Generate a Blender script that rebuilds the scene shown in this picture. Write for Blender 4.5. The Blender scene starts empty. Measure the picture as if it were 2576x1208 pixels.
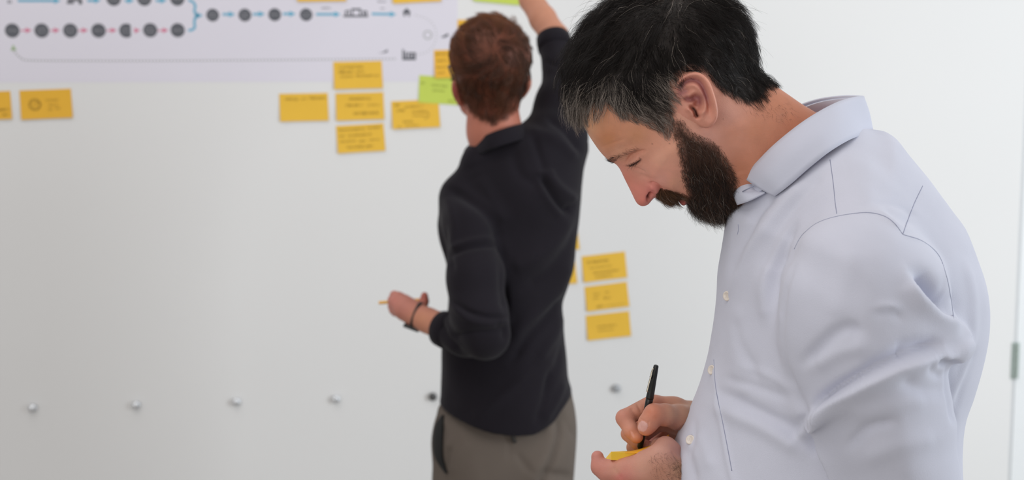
import bpy, math, random
import numpy as np
from mathutils import Vector, Matrix
from mathutils.bvhtree import BVHTree
rng = np.random.default_rng(7)
random.seed(7)
C = bpy.context.scene.collection
sc = bpy.context.scene

# ------------------------------------------------------------------ camera
FPX, PITCH, EYE = 3578.0, math.radians(7.0), 1.65
cp, sp = math.cos(PITCH), math.sin(PITCH)
cam = bpy.data.cameras.new('camera'); co = bpy.data.objects.new('camera', cam); C.objects.link(co)
co.location = (0, 0, EYE); co.rotation_euler = (math.pi/2-PITCH, 0, 0)
cam.sensor_fit = 'HORIZONTAL'; cam.sensor_width = 36.0; cam.lens = 36.0*FPX/2576.0
cam.clip_start = 0.05
cam.dof.use_dof = True; cam.dof.focus_distance = 1.56; cam.dof.aperture_fstop = 5.6
sc.camera = co

# ------------------------------------------------------------------ world, lights, exposure
w = bpy.data.worlds.new('room_light'); sc.world = w; w.use_nodes = True
bg = w.node_tree.nodes['Background']; bg.inputs[0].default_value = (1.0, 0.975, 0.965, 1); bg.inputs[1].default_value = 0.40
def area(name, loc, target, sx, sy, power, col):
    l = bpy.data.lights.new(name, 'AREA'); l.shape = 'RECTANGLE'; l.size = sx; l.size_y = sy
    l.energy = power; l.color = col
    o = bpy.data.objects.new(name, l); C.objects.link(o); o.location = loc
    o.rotation_euler = (Vector(target)-Vector(loc)).to_track_quat('-Z', 'Y').to_euler()
    return o
area('window_light', (3.3, 1.5, 1.7), (0.8, 4.0, 1.4), 1.8, 2.4, 84, (0.90, 0.96, 1.0))
area('overhead_fill', (-0.5, 1.6, 3.6), (0.2, 2.4, 1.0), 3.0, 2.4, 36, (1.0, 0.97, 0.94))  # soft fill added from overhead, not an actual ceiling lamp
area('camera_side_fill', (-2.0, -1.3, 1.5), (0.2, 2.0, 1.4), 2.4, 2.2, 36, (1.0, 0.97, 0.94))  # fill added on the camera side to brighten face and shirt, no real window
sc.view_settings.view_transform = 'Standard'; sc.view_settings.look = 'None'
sc.view_settings.gamma = 1.0; sc.view_settings.use_curve_mapping = False
sc.view_settings.exposure = 0.0

# ------------------------------------------------------------------ projection helpers (measurements taken off the photograph)
def ray(px, py):
    a = (px-1288.0)/FPX; b = (604.0-py)/FPX
    return np.array([a, cp+b*sp, -sp+b*cp])
def P(px, py, Y):
    d = ray(px, py); return d*(Y/d[1])+np.array([0, 0, EYE])
def PP(pts, Y): return np.array([P(x, y, Y) for x, y in pts])
def proj(V):
    z = V[:, 2]-EYE
    dep = V[:, 1]*cp-z*sp; up = V[:, 1]*sp+z*cp
    return 1288+FPX*V[:, 0]/dep, 604-FPX*up/dep

# ------------------------------------------------------------------ materials
def srgb(r, g, b):
    f = lambda c: (c/255/12.92) if c/255 <= 0.04045 else ((c/255+0.055)/1.055)**2.4
    return (f(r), f(g), f(b))
def mat(name, col=None, rough=0.6, metal=0.0, attr=False, noise=0.0, nscale=40.0, bump=0.0, bscale=300.0, sss=0.0, spec=0.5, sheen=0.0, weave=False, coat=0.0):
    m = bpy.data.materials.new(name); m.use_nodes = True
    nt = m.node_tree; b = nt.nodes['Principled BSDF']; L = nt.links
    b.inputs['Roughness'].default_value = rough; b.inputs['Metallic'].default_value = metal
    b.inputs['Specular IOR Level'].default_value = spec
    if sheen: b.inputs['Sheen Weight'].default_value = sheen; b.inputs['Sheen Roughness'].default_value = 0.5
    if coat: b.inputs['Coat Weight'].default_value = coat
    if sss:
        b.inputs['Subsurface Weight'].default_value = sss
        b.inputs['Subsurface Radius'].default_value = (1.0, 0.35, 0.18); b.inputs['Subsurface Scale'].default_value = 0.004
    tc = nt.nodes.new('ShaderNodeTexCoord')
    if attr:
        a = nt.nodes.new('ShaderNodeAttribute'); a.attribute_name = 'Col'; src = a.outputs['Color']
    else:
        r_ = nt.nodes.new('ShaderNodeRGB'); r_.outputs[0].default_value = (*col, 1); src = r_.outputs[0]
    n = nt.nodes.new('ShaderNodeTexNoise'); n.inputs['Scale'].default_value = nscale; n.inputs['Detail'].default_value = 4
    L.new(tc.outputs['Object'], n.inputs['Vector'])
    mr = nt.nodes.new('ShaderNodeMapRange'); mr.inputs['From Min'].default_value = 0.25; mr.inputs['From Max'].default_value = 0.75
    mr.inputs['To Min'].default_value = 1-noise; mr.inputs['To Max'].default_value = 1+noise
    L.new(n.outputs['Fac'], mr.inputs['Value'])
    mx = nt.nodes.new('ShaderNodeVectorMath'); mx.operation = 'SCALE'
    L.new(src, mx.inputs[0]); L.new(mr.outputs[0], mx.inputs['Scale'])
    L.new(mx.outputs[0], b.inputs['Base Color'])
    if bump:
        if weave:
            tex = nt.nodes.new('ShaderNodeTexNoise'); mp = nt.nodes.new('ShaderNodeMapping')
            mp.inputs['Scale'].default_value = (1.0, 1.0, 0.6)
            L.new(tc.outputs['Object'], mp.inputs['Vector']); L.new(mp.outputs[0], tex.inputs['Vector'])
        else:
            tex = nt.nodes.new('ShaderNodeTexNoise'); L.new(tc.outputs['Object'], tex.inputs['Vector'])
        tex.inputs['Scale'].default_value = bscale; tex.inputs['Detail'].default_value = 3
        bp = nt.nodes.new('ShaderNodeBump'); bp.inputs['Strength'].default_value = bump; bp.inputs['Distance'].default_value = 0.001
        L.new(tex.outputs['Fac'], bp.inputs['Height']); L.new(bp.outputs[0], b.inputs['Normal'])
    return m

# ------------------------------------------------------------------ mesh helpers
def mk(name, V, F, m=None, parent=None, smooth=True, col=None, tri=False):
    V = np.asarray(V, dtype=np.float32)
    me = bpy.data.meshes.new(name)
    if isinstance(F, np.ndarray):
        k = F.shape[1]; nf = len(F)
        me.vertices.add(len(V)); me.vertices.foreach_set('co', V.ravel())
        me.loops.add(nf*k); me.loops.foreach_set('vertex_index', F.astype(np.int32).ravel())
        me.polygons.add(nf); me.polygons.foreach_set('loop_start', np.arange(0, nf*k, k, dtype=np.int32))
        me.update(calc_edges=True)
    else:
        me.from_pydata([tuple(map(float, v)) for v in V], [], F)
    me.validate()
    if smooth and len(me.polygons): me.polygons.foreach_set('use_smooth', np.ones(len(me.polygons), dtype=bool))
    if col is not None:
        a = me.color_attributes.new('Col', 'FLOAT_COLOR', 'POINT')
        c = np.ones((len(V), 4), dtype=np.float32); c[:, :3] = col; a.data.foreach_set('color', c.ravel())
    if m: me.materials.append(m)
    o = bpy.data.objects.new(name, me); C.objects.link(o)
    if parent:
        o.parent = parent
        o.location = -parent.location if parent.type == 'EMPTY' else (0, 0, 0)
        if parent.type == 'EMPTY' and any(abs(a) > 1e-9 for a in parent.rotation_euler):
            o.matrix_parent_inverse = Matrix.Identity(4); o.location = (0, 0, 0)
    return o
def tag(o, label=None, cat=None, group=None, kind=None):
    if label: o['label'] = label
    if cat: o['category'] = cat
    if group: o['group'] = group
    if kind: o['kind'] = kind
    return o
def empty(name, loc, label, cat, rot=(0, 0, 0), group=None):
    o = bpy.data.objects.new(name, None); C.objects.link(o); o.location = loc; o.rotation_euler = rot
    o.empty_display_size = 0.05
    return tag(o, label, cat, group)
def box_vf(x0, x1, y0, y1, z0, z1):
    V = [(x, y, z) for x in (x0, x1) for y in (y0, y1) for z in (z0, z1)]
    F = [(0, 1, 3, 2), (4, 6, 7, 5), (0, 4, 5, 1), (2, 3, 7, 6), (0, 2, 6, 4), (1, 5, 7, 3)]
    return V, F
def bevel(o, wd, seg=2):
    b = o.modifiers.new('bevel', 'BEVEL'); b.width = wd; b.segments = seg; b.limit_method = 'ANGLE'; return o
def catmull(pts, n=5, closed=False):
    pts = np.asarray(pts, float); N = len(pts); out = []
    rngi = range(N) if closed else range(N-1)
    for i in rngi:
        if closed: p0, p1, p2, p3 = pts[i-1], pts[i], pts[(i+1) % N], pts[(i+2) % N]
        else:
            p1, p2 = pts[i], pts[i+1]
            p0 = pts[i-1] if i > 0 else 2*p1-p2
            p3 = pts[i+2] if i+2 < N else 2*p2-p1
        for t in np.arange(n)/n:
            a = -0.5*t+t*t-0.5*t**3; b = 1-2.5*t*t+1.5*t**3; c = 0.5*t+2*t*t-1.5*t**3; d = -0.5*t*t+0.5*t**3
            out.append(a*p0+b*p1+c*p2+d*p3)
    if not closed: out.append(pts[-1])
    return np.array(out)
def tube(pts, rad, seg=8, flat=1.0, caps=True):
    pts = np.asarray(pts, float); n = len(pts); rad = np.broadcast_to(np.asarray(rad, float), (n,))
    T = np.gradient(pts, axis=0); T /= np.linalg.norm(T, axis=1, keepdims=True)+1e-12
    ref = np.array([0, 0, 1.0]) if abs(T[0][2]) < 0.9 else np.array([1.0, 0, 0])
    V = []; u = np.cross(T[0], ref); u /= np.linalg.norm(u)
    for i in range(n):
        u = u-T[i]*np.dot(u, T[i]); u /= np.linalg.norm(u)+1e-12; v = np.cross(T[i], u)
        for k in range(seg):
            a = 2*math.pi*k/seg; V.append(pts[i]+rad[i]*(u*math.cos(a)+flat*v*math.sin(a)))
    F = []
    for i in range(n-1):
        for k in range(seg):
            a = i*seg+k; b = i*seg+(k+1) % seg; F.append((a, b, b+seg, a+seg))
    if caps: F.append(tuple(range(seg-1, -1, -1))); F.append(tuple((n-1)*seg+k for k in range(seg)))
    return V, F
def join_vf(items):
    V = []; F = []
    for v, f in items:
        o = len(V); V += [tuple(x) for x in v]; F += [tuple(i+o for i in t) for t in f]
    return V, F
def patch(rows, thick=0.0012, nu=8):
    """rows: list of equally long 3-D curves; a smooth sheet through them with thickness"""
    R = [catmull(r, nu) for r in rows]; R = np.array(R)          # rows x n x 3
    R = np.swapaxes(np.array([catmull(R[:, i], 4) for i in range(R.shape[1])]), 0, 1)
    a, b = R.shape[:2]
    gu = np.gradient(R, axis=0); gv = np.gradient(R, axis=1); N = np.cross(gu, gv); N /= np.linalg.norm(N, axis=2, keepdims=True)+1e-12
    V = np.concatenate([(R+N*thick/2).reshape(-1, 3), (R-N*thick/2).reshape(-1, 3)]); o = a*b
    F = []
    for i in range(a-1):
        for j in range(b-1):
            q = (i*b+j, i*b+j+1, (i+1)*b+j+1, (i+1)*b+j); F.append(q); F.append(tuple(x+o for x in reversed(q)))
    edge = [i*b for i in range(a)]+[(a-1)*b+j for j in range(1, b)]+[i*b+b-1 for i in range(a-2, -1, -1)]+[j for j in range(b-2, 0, -1)]
    for k in range(len(edge)):
        p, q = edge[k], edge[(k+1) % len(edge)]; F.append((p, q, q+o, p+o))
    return V, F

# ------------------------------------------------------------------ noise
def locks(p, g, b=0.75, spread=0.25):
    """draw every strand towards the guide strand that roots nearest to it"""
    from mathutils.kdtree import KDTree
    kd = KDTree(len(g))
    for i, q in enumerate(g[:, 0].tolist()): kd.insert(q, i)
    kd.balance()
    near = np.array([kd.find(q)[1] for q in p[:, 0].tolist()]); K = p.shape[1]
    t = np.linspace(0, 1, K)[None, :, None]; G = g[near]
    tgt = G+(p[:, :1]-G[:, :1])*(1-(1-spread)*t)
    ln = rng.uniform(.35, 1.0, (len(p), 1, 1)); return p+(tgt-p)*b*ln*np.clip(t*1.6, 0, 1)
_lat = rng.random((32, 32, 32)).astype(np.float32)*2-1
def vnoise(Pn, scale):
    q = np.asarray(Pn)*scale+100.0; i = np.floor(q).astype(int); f = (q-i); f = f*f*(3-2*f); r = 0
    for dx in (0, 1):
        for dy in (0, 1):
            for dz in (0, 1):
                wgt = (f[:, 0] if dx else 1-f[:, 0])*(f[:, 1] if dy else 1-f[:, 1])*(f[:, 2] if dz else 1-f[:, 2])
                r = r+wgt*_lat[(i[:, 0]+dx) % 32, (i[:, 1]+dy) % 32, (i[:, 2]+dz) % 32]
    return r

# ------------------------------------------------------------------ voxel sculpting: distance fields -> surface nets
def smin(a, b, k):
    h = np.maximum(k-np.abs(a-b), 0)/k
    return np.minimum(a, b)-h*h*k*0.25
def smax(a, b, k): return -smin(-a, -b, k)
class Vox:
    def __init__(s, lo, hi, h):
        s.lo = np.array(lo, float); s.h = h
        n = np.ceil((np.array(hi)-s.lo)/h).astype(int)+1
        s.ax = [(s.lo[i]+h*np.arange(n[i])).astype(np.float32) for i in range(3)]
        s.F = np.full(tuple(n), 0.05, np.float32)
    def sub(s, lo, hi):
        sl = []
        for i in range(3):
            a = int(max(0, math.floor((lo[i]-s.lo[i])/s.h))); b = int(min(len(s.ax[i]), math.ceil((hi[i]-s.lo[i])/s.h)+1))
            if b <= a: return None
            sl.append(slice(a, b))
        return tuple(sl)
    def xyz(s, sl):
        return s.ax[0][sl[0]][:, None, None], s.ax[1][sl[1]][None, :, None], s.ax[2][sl[2]][None, None, :]
    def cone(s, a, b, ra, rb, k=0.006, sub=False, sy=1.0):
        a = np.asarray(a, float); b = np.asarray(b, float); R = max(ra, rb)*max(1, sy)+k+0.012
        sl = s.sub(np.minimum(a, b)-R, np.maximum(a, b)+R)
        if sl is None: return
        x, y, z = s.xyz(sl); d = b-a; L = float(d@d)+1e-12
        t = np.clip(((x-a[0])*d[0]+(y-a[1])*d[1]+(z-a[2])*d[2])/L, 0, 1)
        q = np.sqrt((x-a[0]-t*d[0])**2+((y-a[1]-t*d[1])/sy)**2+(z-a[2]-t*d[2])**2)-(ra+t*(rb-ra))
        f = s.F[sl]
        s.F[sl] = smax(f, -q, k) if sub else smin(f, q.astype(np.float32), k)
    def chain(s, pts, k=0.006, **kw):
        """pts: (px, py, Y, radius)"""
        for p, q in zip(pts[:-1], pts[1:]): s.cone(P(*p[:3]), P(*q[:3]), p[3], q[3], k, **kw)
    def mesh(s, smooth=2): return nets(s.F, s.lo, s.h, smooth)
def nets(Fv, lo, h, smooth=2):
    ins = Fv < 0; n = Fv.shape
    cnt = np.zeros((n[0]-1, n[1]-1, n[2]-1), np.int8)
    corners = [(a, b, c) for a in (0, 1) for b in (0, 1) for c in (0, 1)]
    for a, b, c in corners: cnt += ins[a:n[0]-1+a, b:n[1]-1+b, c:n[2]-1+c]
    act = (cnt > 0) & (cnt < 8); I = np.argwhere(act); idx = np.full(act.shape, -1, np.int32); idx[act] = np.arange(len(I))
    val = {c: Fv[I[:, 0]+c[0], I[:, 1]+c[1], I[:, 2]+c[2]].astype(np.float64) for c in corners}
    acc = np.zeros((len(I), 3)); num = np.zeros(len(I))
    for c in corners:
        for ax in range(3):
            if c[ax] == 0:
                e = list(c); e[ax] = 1; e = tuple(e); va, vb = val[c], val[e]; m = (va < 0) != (vb < 0)
                t = np.where(m, va/(va-vb+1e-20), 0)
                p = np.tile(np.array(c, float), (len(I), 1)); p[:, ax] = t
                acc[m] += p[m]; num[m] += 1
    V = (acc/num[:, None]+I)*h+lo
    Q = []
    for ax in range(3):
        o1, o2 = (ax+1) % 3, (ax+2) % 3
        sa = [slice(None)]*3; sb = [slice(None)]*3; sa[ax] = slice(0, n[ax]-1); sb[ax] = slice(1, n[ax])
        A = ins[tuple(sa)]; B = ins[tuple(sb)]; E = np.argwhere(A != B)
        ok = (E[:, o1] > 0) & (E[:, o2] > 0) & (E[:, o1] < n[o1]-1) & (E[:, o2] < n[o2]-1); E = E[ok]
        if not len(E): continue
        fl = A[E[:, 0], E[:, 1], E[:, 2]]
        def cell(d1, d2):
            G = E.copy(); G[:, o1] -= d1; G[:, o2] -= d2; return idx[G[:, 0], G[:, 1], G[:, 2]]
        q = np.stack([cell(1, 1), cell(0, 1), cell(0, 0), cell(1, 0)], 1)
        q[~fl] = q[~fl][:, ::-1]; Q.append(q)
    Q = np.concatenate(Q); Q = Q[(Q >= 0).all(1)]
    for _ in range(smooth):
        S = np.zeros_like(V); c = np.zeros(len(V))
        for k in range(4):
            a, b = Q[:, k], Q[:, (k+1) % 4]
            for d in range(3):
                S[:, d] += np.bincount(a, V[b, d], len(V))+np.bincount(b, V[a, d], len(V))
            c += np.bincount(a, minlength=len(V))+np.bincount(b, minlength=len(V))
        V = np.where(c[:, None] > 0, 0.4*V+0.6*S/np.maximum(c, 1)[:, None], V)
    return V, Q
def relax(V, Q, n, w=0.5):
    for _ in range(n):
        S = np.zeros_like(V); c = np.zeros(len(V))
        for k in range(4):
            a, b = Q[:, k], Q[:, (k+1) % 4]
            for d in range(3): S[:, d] += np.bincount(a, V[b, d], len(V))+np.bincount(b, V[a, d], len(V))
            c += np.bincount(a, minlength=len(V))+np.bincount(b, minlength=len(V))
        V = (1-w)*V+w*S/np.maximum(c, 1)[:, None]
    return V
def vnormals(V, Q):
    n = np.cross(V[Q[:, 2]]-V[Q[:, 0]], V[Q[:, 3]]-V[Q[:, 1]]); N = np.zeros_like(V)
    for k in range(4):
        for d in range(3): N[:, d] += np.bincount(Q[:, k], n[:, d], len(V))
    return N/(np.linalg.norm(N, axis=1, keepdims=True)+1e-20)
def rbf(pts, vals):
    pts = np.asarray(pts, float); n = len(pts); c = pts.mean(0); s = pts.std()
    q = (pts-c)/s; r = np.linalg.norm(q[:, None]-q[None], axis=2); K = r*r*np.log(r+1e-9)
    A = np.zeros((n+3, n+3)); A[:n, :n] = K+1e-3*np.eye(n); A[:n, n] = 1; A[:n, n+1:] = q; A[n, :n] = 1; A[n+1:, :n] = q.T
    wv = np.linalg.solve(A, np.concatenate([vals, np.zeros(3)]))
    def f(x, z):
        sh = x.shape; g = (np.stack([x.ravel(), z.ravel()], 1)-c)/s; out = wv[n]+g@wv[n+1:]
        for i in range(n):
            rr = np.hypot(g[:, 0]-q[i, 0], g[:, 1]-q[i, 1]); out = out+wv[i]*rr*rr*np.log(rr+1e-9)
        return out.reshape(sh)
    return f
def sdist(poly, x, z):
    """signed distance to a closed outline, positive inside"""
    d = np.full(x.shape, 1e9); ins = np.zeros(x.shape, bool); n = len(poly)
    for i in range(n):
        ax, az = poly[i]; bx, bz = poly[(i+1) % n]; dx, dz = bx-ax, bz-az; L = dx*dx+dz*dz+1e-18
        t = np.clip(((x-ax)*dx+(z-az)*dz)/L, 0, 1); d = np.minimum(d, (x-ax-t*dx)**2+(z-az-t*dz)**2)
        c = ((az > z) != (bz > z)) & (x < (bx-ax)*(z-az)/(bz-az+1e-18)+ax); ins ^= c
    d = np.sqrt(d); return np.where(ins, d, -d)
def inflate(v, outline, ctrl, Y0, kedge=1.0, gmin=0.006, smooth_out=4):
    """distance field of a body whose side outline and half-thicknesses are given; returned on v's grid.
    outline: (px,py[,Y]); ctrl: (px,py,half)"""
    ol = np.array([P(p[0], p[1], p[2] if len(p) > 2 else Y0)[[0, 2]] for p in outline])
    ol = catmull(ol, smooth_out, True)
    cx = np.array([P(p[0], p[1], Y0-p[2])[[0, 2]] for p in ctrl]); g = rbf(cx, np.array([p[2] for p in ctrl]))
    x = v.ax[0][:, None].astype(float); z = v.ax[2][None, :].astype(float); x, z = np.broadcast_arrays(x, z)
    G = np.maximum(g(x, z), gmin); d = sdist(ol, x, z); u = d/(kedge*G)
    W = np.where(d > 0, G*G*(1-(1-np.clip(u, 0, 1))**2), G*G*2*np.maximum(u, -3))
    gx, gz = np.gradient(W, v.h, v.h)
    gg = (gx*gx+gz*gz)[:, None, :]; t = np.abs(v.ax[1]-Y0)[None, :, None]
    return ((t*t-W[:, None, :])/np.sqrt(4*t*t+gg+1e-5)).astype(np.float32), W
def strokes(px, py, lst):
    """sum of relief strokes: (points, height, width on the left, width on the right)"""
    D = np.zeros(len(px))
    for s in lst:
        pts, amp, w1 = s[0], s[1], s[2]; w2 = s[3] if len(s) > 3 else w1
        p = catmull(pts, 4) if len(pts) > 2 else np.array(pts, float); m = 3*max(w1, w2)
        sel = np.where((px > p[:, 0].min()-m) & (px < p[:, 0].max()+m) & (py > p[:, 1].min()-m) & (py < p[:, 1].max()+m))[0]
        if not len(sel): continue
        x, y = px[sel], py[sel]; best = np.full(len(sel), 1e9); sg = np.ones(len(sel)); tt = np.zeros(len(sel))
        if len(p) == 1 or (len(p) == 2 and np.allclose(p[0], p[1])): best = np.hypot(x-p[0, 0], y-p[0, 1])
        else:
            n = len(p)-1
            for i in range(n):
                d = p[i+1]-p[i]; L = d@d+1e-9; t = np.clip(((x-p[i, 0])*d[0]+(y-p[i, 1])*d[1])/L, 0, 1)
                ex, ey = x-p[i, 0]-t*d[0], y-p[i, 1]-t*d[1]; q = np.hypot(ex, ey); b = q < best
                best = np.where(b, q, best); sg = np.where(b, np.sign(d[0]*ey-d[1]*ex), sg); tt = np.where(b, (i+t)/n, tt)
        wd = np.where(sg < 0, w1, w2); fade = np.clip(np.minimum(tt, 1-tt)*6+0.35, 0, 1) if len(p) > 2 else 1
        D[sel] += amp*np.exp(-(best/wd)**2)*fade
    return D
def inpoly(px, py, poly): return sdist(np.array(poly, float), px, py)   # px distance, + inside
def idw(px, py, pts, vals, pw=3.0):
    pts = np.asarray(pts, float); vals = np.asarray(vals, float)
    d = np.hypot(px[:, None]-pts[None, :, 0], py[:, None]-pts[None, :, 1])+4.0
    wt = d**-pw; wt /= wt.sum(1, keepdims=True); return wt@vals
def sample_surf(V, Q, N, mask, n):
    """random points on the faces whose first corner is in mask"""
    f = Q[mask[Q[:, 0]]]; a = np.linalg.norm(np.cross(V[f[:, 2]]-V[f[:, 0]], V[f[:, 3]]-V[f[:, 1]]), axis=1)
    i = rng.choice(len(f), n, p=a/a.sum()); u = rng.random((n, 1)); v = rng.random((n, 1)); q = f[i]
    mixf = lambda A: (A[q[:, 0]]*(1-u)+A[q[:, 1]]*u)*(1-v)+(A[q[:, 3]]*(1-u)+A[q[:, 2]]*u)*v
    R = mixf(V); M = mixf(N); return R, M/np.linalg.norm(M, axis=1, keepdims=True)
def strand_mesh(Pts, r0, col, tip=0.25):
    """Pts: n x K x 3"""
    n, K, _ = Pts.shape; T = np.gradient(Pts, axis=1); T /= np.linalg.norm(T, axis=2, keepdims=True)+1e-12
    ref = rng.normal(size=(n, 1, 3)); u = np.cross(T, np.broadcast_to(ref, T.shape)); u /= np.linalg.norm(u, axis=2, keepdims=True)+1e-12
    v = np.cross(T, u); rr = (np.broadcast_to(r0, (n,))[:, None]*np.linspace(1, tip, K)[None])[:, :, None]
    V = np.stack([Pts+rr*(u*math.cos(a)+v*math.sin(a)) for a in (0, 2.094, 4.189)], 2).reshape(-1, 3)
    base = (np.arange(n)[:, None, None]*K+np.arange(K-1)[None, :, None])*3; k = np.arange(3)[None, None, :]; k2 = (k+1) % 3
    F = np.stack([base+k, base+k2, base+3+k2, base+3+k], 3).reshape(-1, 4)
    return V, F, np.repeat(col, K*3, axis=0)
def grow(R, Nn, D, length, lift, K, jit=0.25, curl=0.0, clump=0.0, cscale=60.0, droop=0.0, surf=None, off=0.0, fall=1.1, wave=0.0):
    """grow strands: first along the normal then along the comb direction, hugging the surface"""
    n = len(R); D = D-Nn*(D*Nn).sum(1, keepdims=True); D /= np.linalg.norm(D, axis=1, keepdims=True)+1e-9
    cl = np.stack([vnoise(R+s, cscale) for s in (0, 3.3, 7.7)], 1)
    j = rng.normal(size=(n, 3))*jit+cl*clump
    d = D+Nn*lift[:, None]+j; d /= np.linalg.norm(d, axis=1, keepdims=True)
    pts = [R+Nn*off]; step = (length/(K-1))[:, None]; ph = rng.random((n, 3))*6.28; ph2 = np.stack([vnoise(R+s, 95) for s in (1, 5, 9)], 1)*7
    for i in range(1, K):
        t = i/(K-1)
        dd = D*(0.4+t)+Nn*(lift[:, None]*(1-fall*t))+j*(1-0.3*t)+np.sin(ph+t*5)*curl+np.sin(ph2+t*6.5)*wave+np.array([0, 0, -droop*t])
        dd /= np.linalg.norm(dd, axis=1, keepdims=True)
        p = pts[-1]+dd*step
        if surf is not None:
            p = surf(p)
        pts.append(p)
    return np.stack(pts, 1)

# ================================================================== the room
WK, WC = 0.1795, 3.984            # wall plane: Y = WC + WK*X
wyaw = math.atan(WK)
def wall_pt(px, py):
    d = ray(px, py); t = WC/(d[1]-WK*d[0]); return d*t+np.array([0, 0, EYE])
WU = np.array([math.cos(wyaw), math.sin(wyaw), 0]); WN = np.array([math.sin(wyaw), -math.cos(wyaw), 0])   # along the wall, out of the wall
W0 = np.array([0, WC, 0])
def wuz(px, py): p = wall_pt(px, py)-W0; return float(p@WU), float(p[2])
def wxyz(u, z, out=0.0): return W0+WU*u+WN*out+np.array([0, 0, z])
M_wall = mat('white_wall_paint', srgb(229, 229, 229), 0.75, noise=0.012, nscale=1.5, bump=0.05, bscale=220, spec=0.25)
M_floor = mat('grey_floor', srgb(150, 146, 140), 0.5, noise=0.08, nscale=6)
M_white = mat('door_white', srgb(232, 235, 237), 0.5, noise=0.01)
M_grey = mat('door_frame_grey', srgb(205, 207, 209), 0.5, noise=0.02)
def wall_box(name, u0, u1, z0, z1, d0, d1, m, parent=None):
    """box lying on the wall, from d0 to d1 out of it; origin at its own place"""
    c = wxyz((u0+u1)/2, (z0+z1)/2, 0)
    V, F = box_vf(-(u1-u0)/2, (u1-u0)/2, -d1, -d0, -(z1-z0)/2, (z1-z0)/2)
    o = mk(name, V, F, m, None, smooth=False)
    if parent: o.parent = parent; loc = Vector(c)-parent.location; o.location = Matrix.Rotation(-wyaw, 3, 'Z') @ loc
    else: o.location = c; o.rotation_euler = (0, 0, wyaw)
    return o
ud, zd = wuz(2562, 700)
tag(wall_box('wall_back', -4.2, ud-0.006, 0, 3.3, -0.12, 0, M_wall), kind='structure')
V, F = box_vf(-4.5, 4.5, -2.5, 5.6, -0.1, 0); tag(mk('floor', V, F, M_floor, smooth=False), kind='structure')
door = tag(wall_box('door_1', ud+0.006, ud+0.92, 0.005, 2.25, -0.05, -0.004, M_white), kind='structure')
tr = wall_box('trim_1', ud-0.0055, ud+0.0055, 0.0, 3.3, -0.12, -0.006, M_grey); tag(tr, kind='structure')
tag(wall_box('wall_right', ud+0.93, ud+2.2, 0, 3.3, -0.12, 0, M_wall), kind='structure')
tag(wall_box('wall_above', ud+0.0065, ud+0.93, 2.26, 3.3, -0.12, 0, M_wall), kind='structure')
# hinge on the door edge
M_hinge = mat('hinge_metal', srgb(168, 180, 174), 0.4, 0.5, noise=0.05)
_, zt = wuz(2562, 862); _, zb = wuz(2562, 952)
V = []; F = []
for k in range(5):
    a = zt-zb; z0 = -a/2+a*k/5; v, f = tube([(0, 0, z0+0.001), (0, 0, z0+a/5-0.001)], 0.0062, 12)
    o = len(V); V += v; F += [tuple(i+o for i in t) for t in f]
v, f = box_vf(-0.012, 0.012, 0.002, 0.006, -(zt-zb)/2, (zt-zb)/2); o = len(V); V += v; F += [tuple(i+o for i in t) for t in f]
hg = mk('hinge', V, F, M_hinge, None, smooth=False); hg.location = wxyz(ud, (zt+zb)/2, 0.006); hg.rotation_euler = (0, 0, wyaw)
hg.parent = door; hg.matrix_parent_inverse = (Matrix.Translation(door.location) @ Matrix.Rotation(wyaw, 4, 'Z')).inverted()

# ------------------------------------------------------------------ marks drawn as thin flat geometry on a sheet
def ribbon(pts, wd, y):
    """flat line in the sheet's own plane (x, z); y is the depth in front"""
    pts = np.asarray(pts, float); T = np.gradient(pts, axis=0); T /= np.linalg.norm(T, axis=1, keepdims=True)+1e-12
    Nn = np.stack([-T[:, 1], T[:, 0]], 1)*wd/2; V = []; F = []
    for p, n in zip(pts, Nn): V += [(p[0]+n[0], y, p[1]+n[1]), (p[0]-n[0], y, p[1]-n[1])]
    for i in range(len(pts)-1): F.append((2*i, 2*i+1, 2*i+3, 2*i+2))
    return V, F
def poly_vf(pts, y): return [(p[0], y, p[1]) for p in pts], [tuple(range(len(pts)))]
def scribble(x0, x1, z, h, rr, dens=1.0):
    """a line of small handwriting: letter-like strokes between x0 and x1"""
    out = []; x = x0
    while x < x1:
        L = rr.uniform(0.006, 0.02)*1.0; e = min(x1, x+L); n = max(3, int((e-x)/0.0013))
        xs = np.linspace(x, e, n); zs = z+h*0.5*np.sin(np.arange(n)*2.2+rr.uniform(0, 6))*np.array([rr.uniform(0.5, 1.0) for _ in range(n)])
        out.append(np.stack([xs, zs], 1)); x = e+rr.uniform(0.0015, 0.004)/dens
    return out

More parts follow.
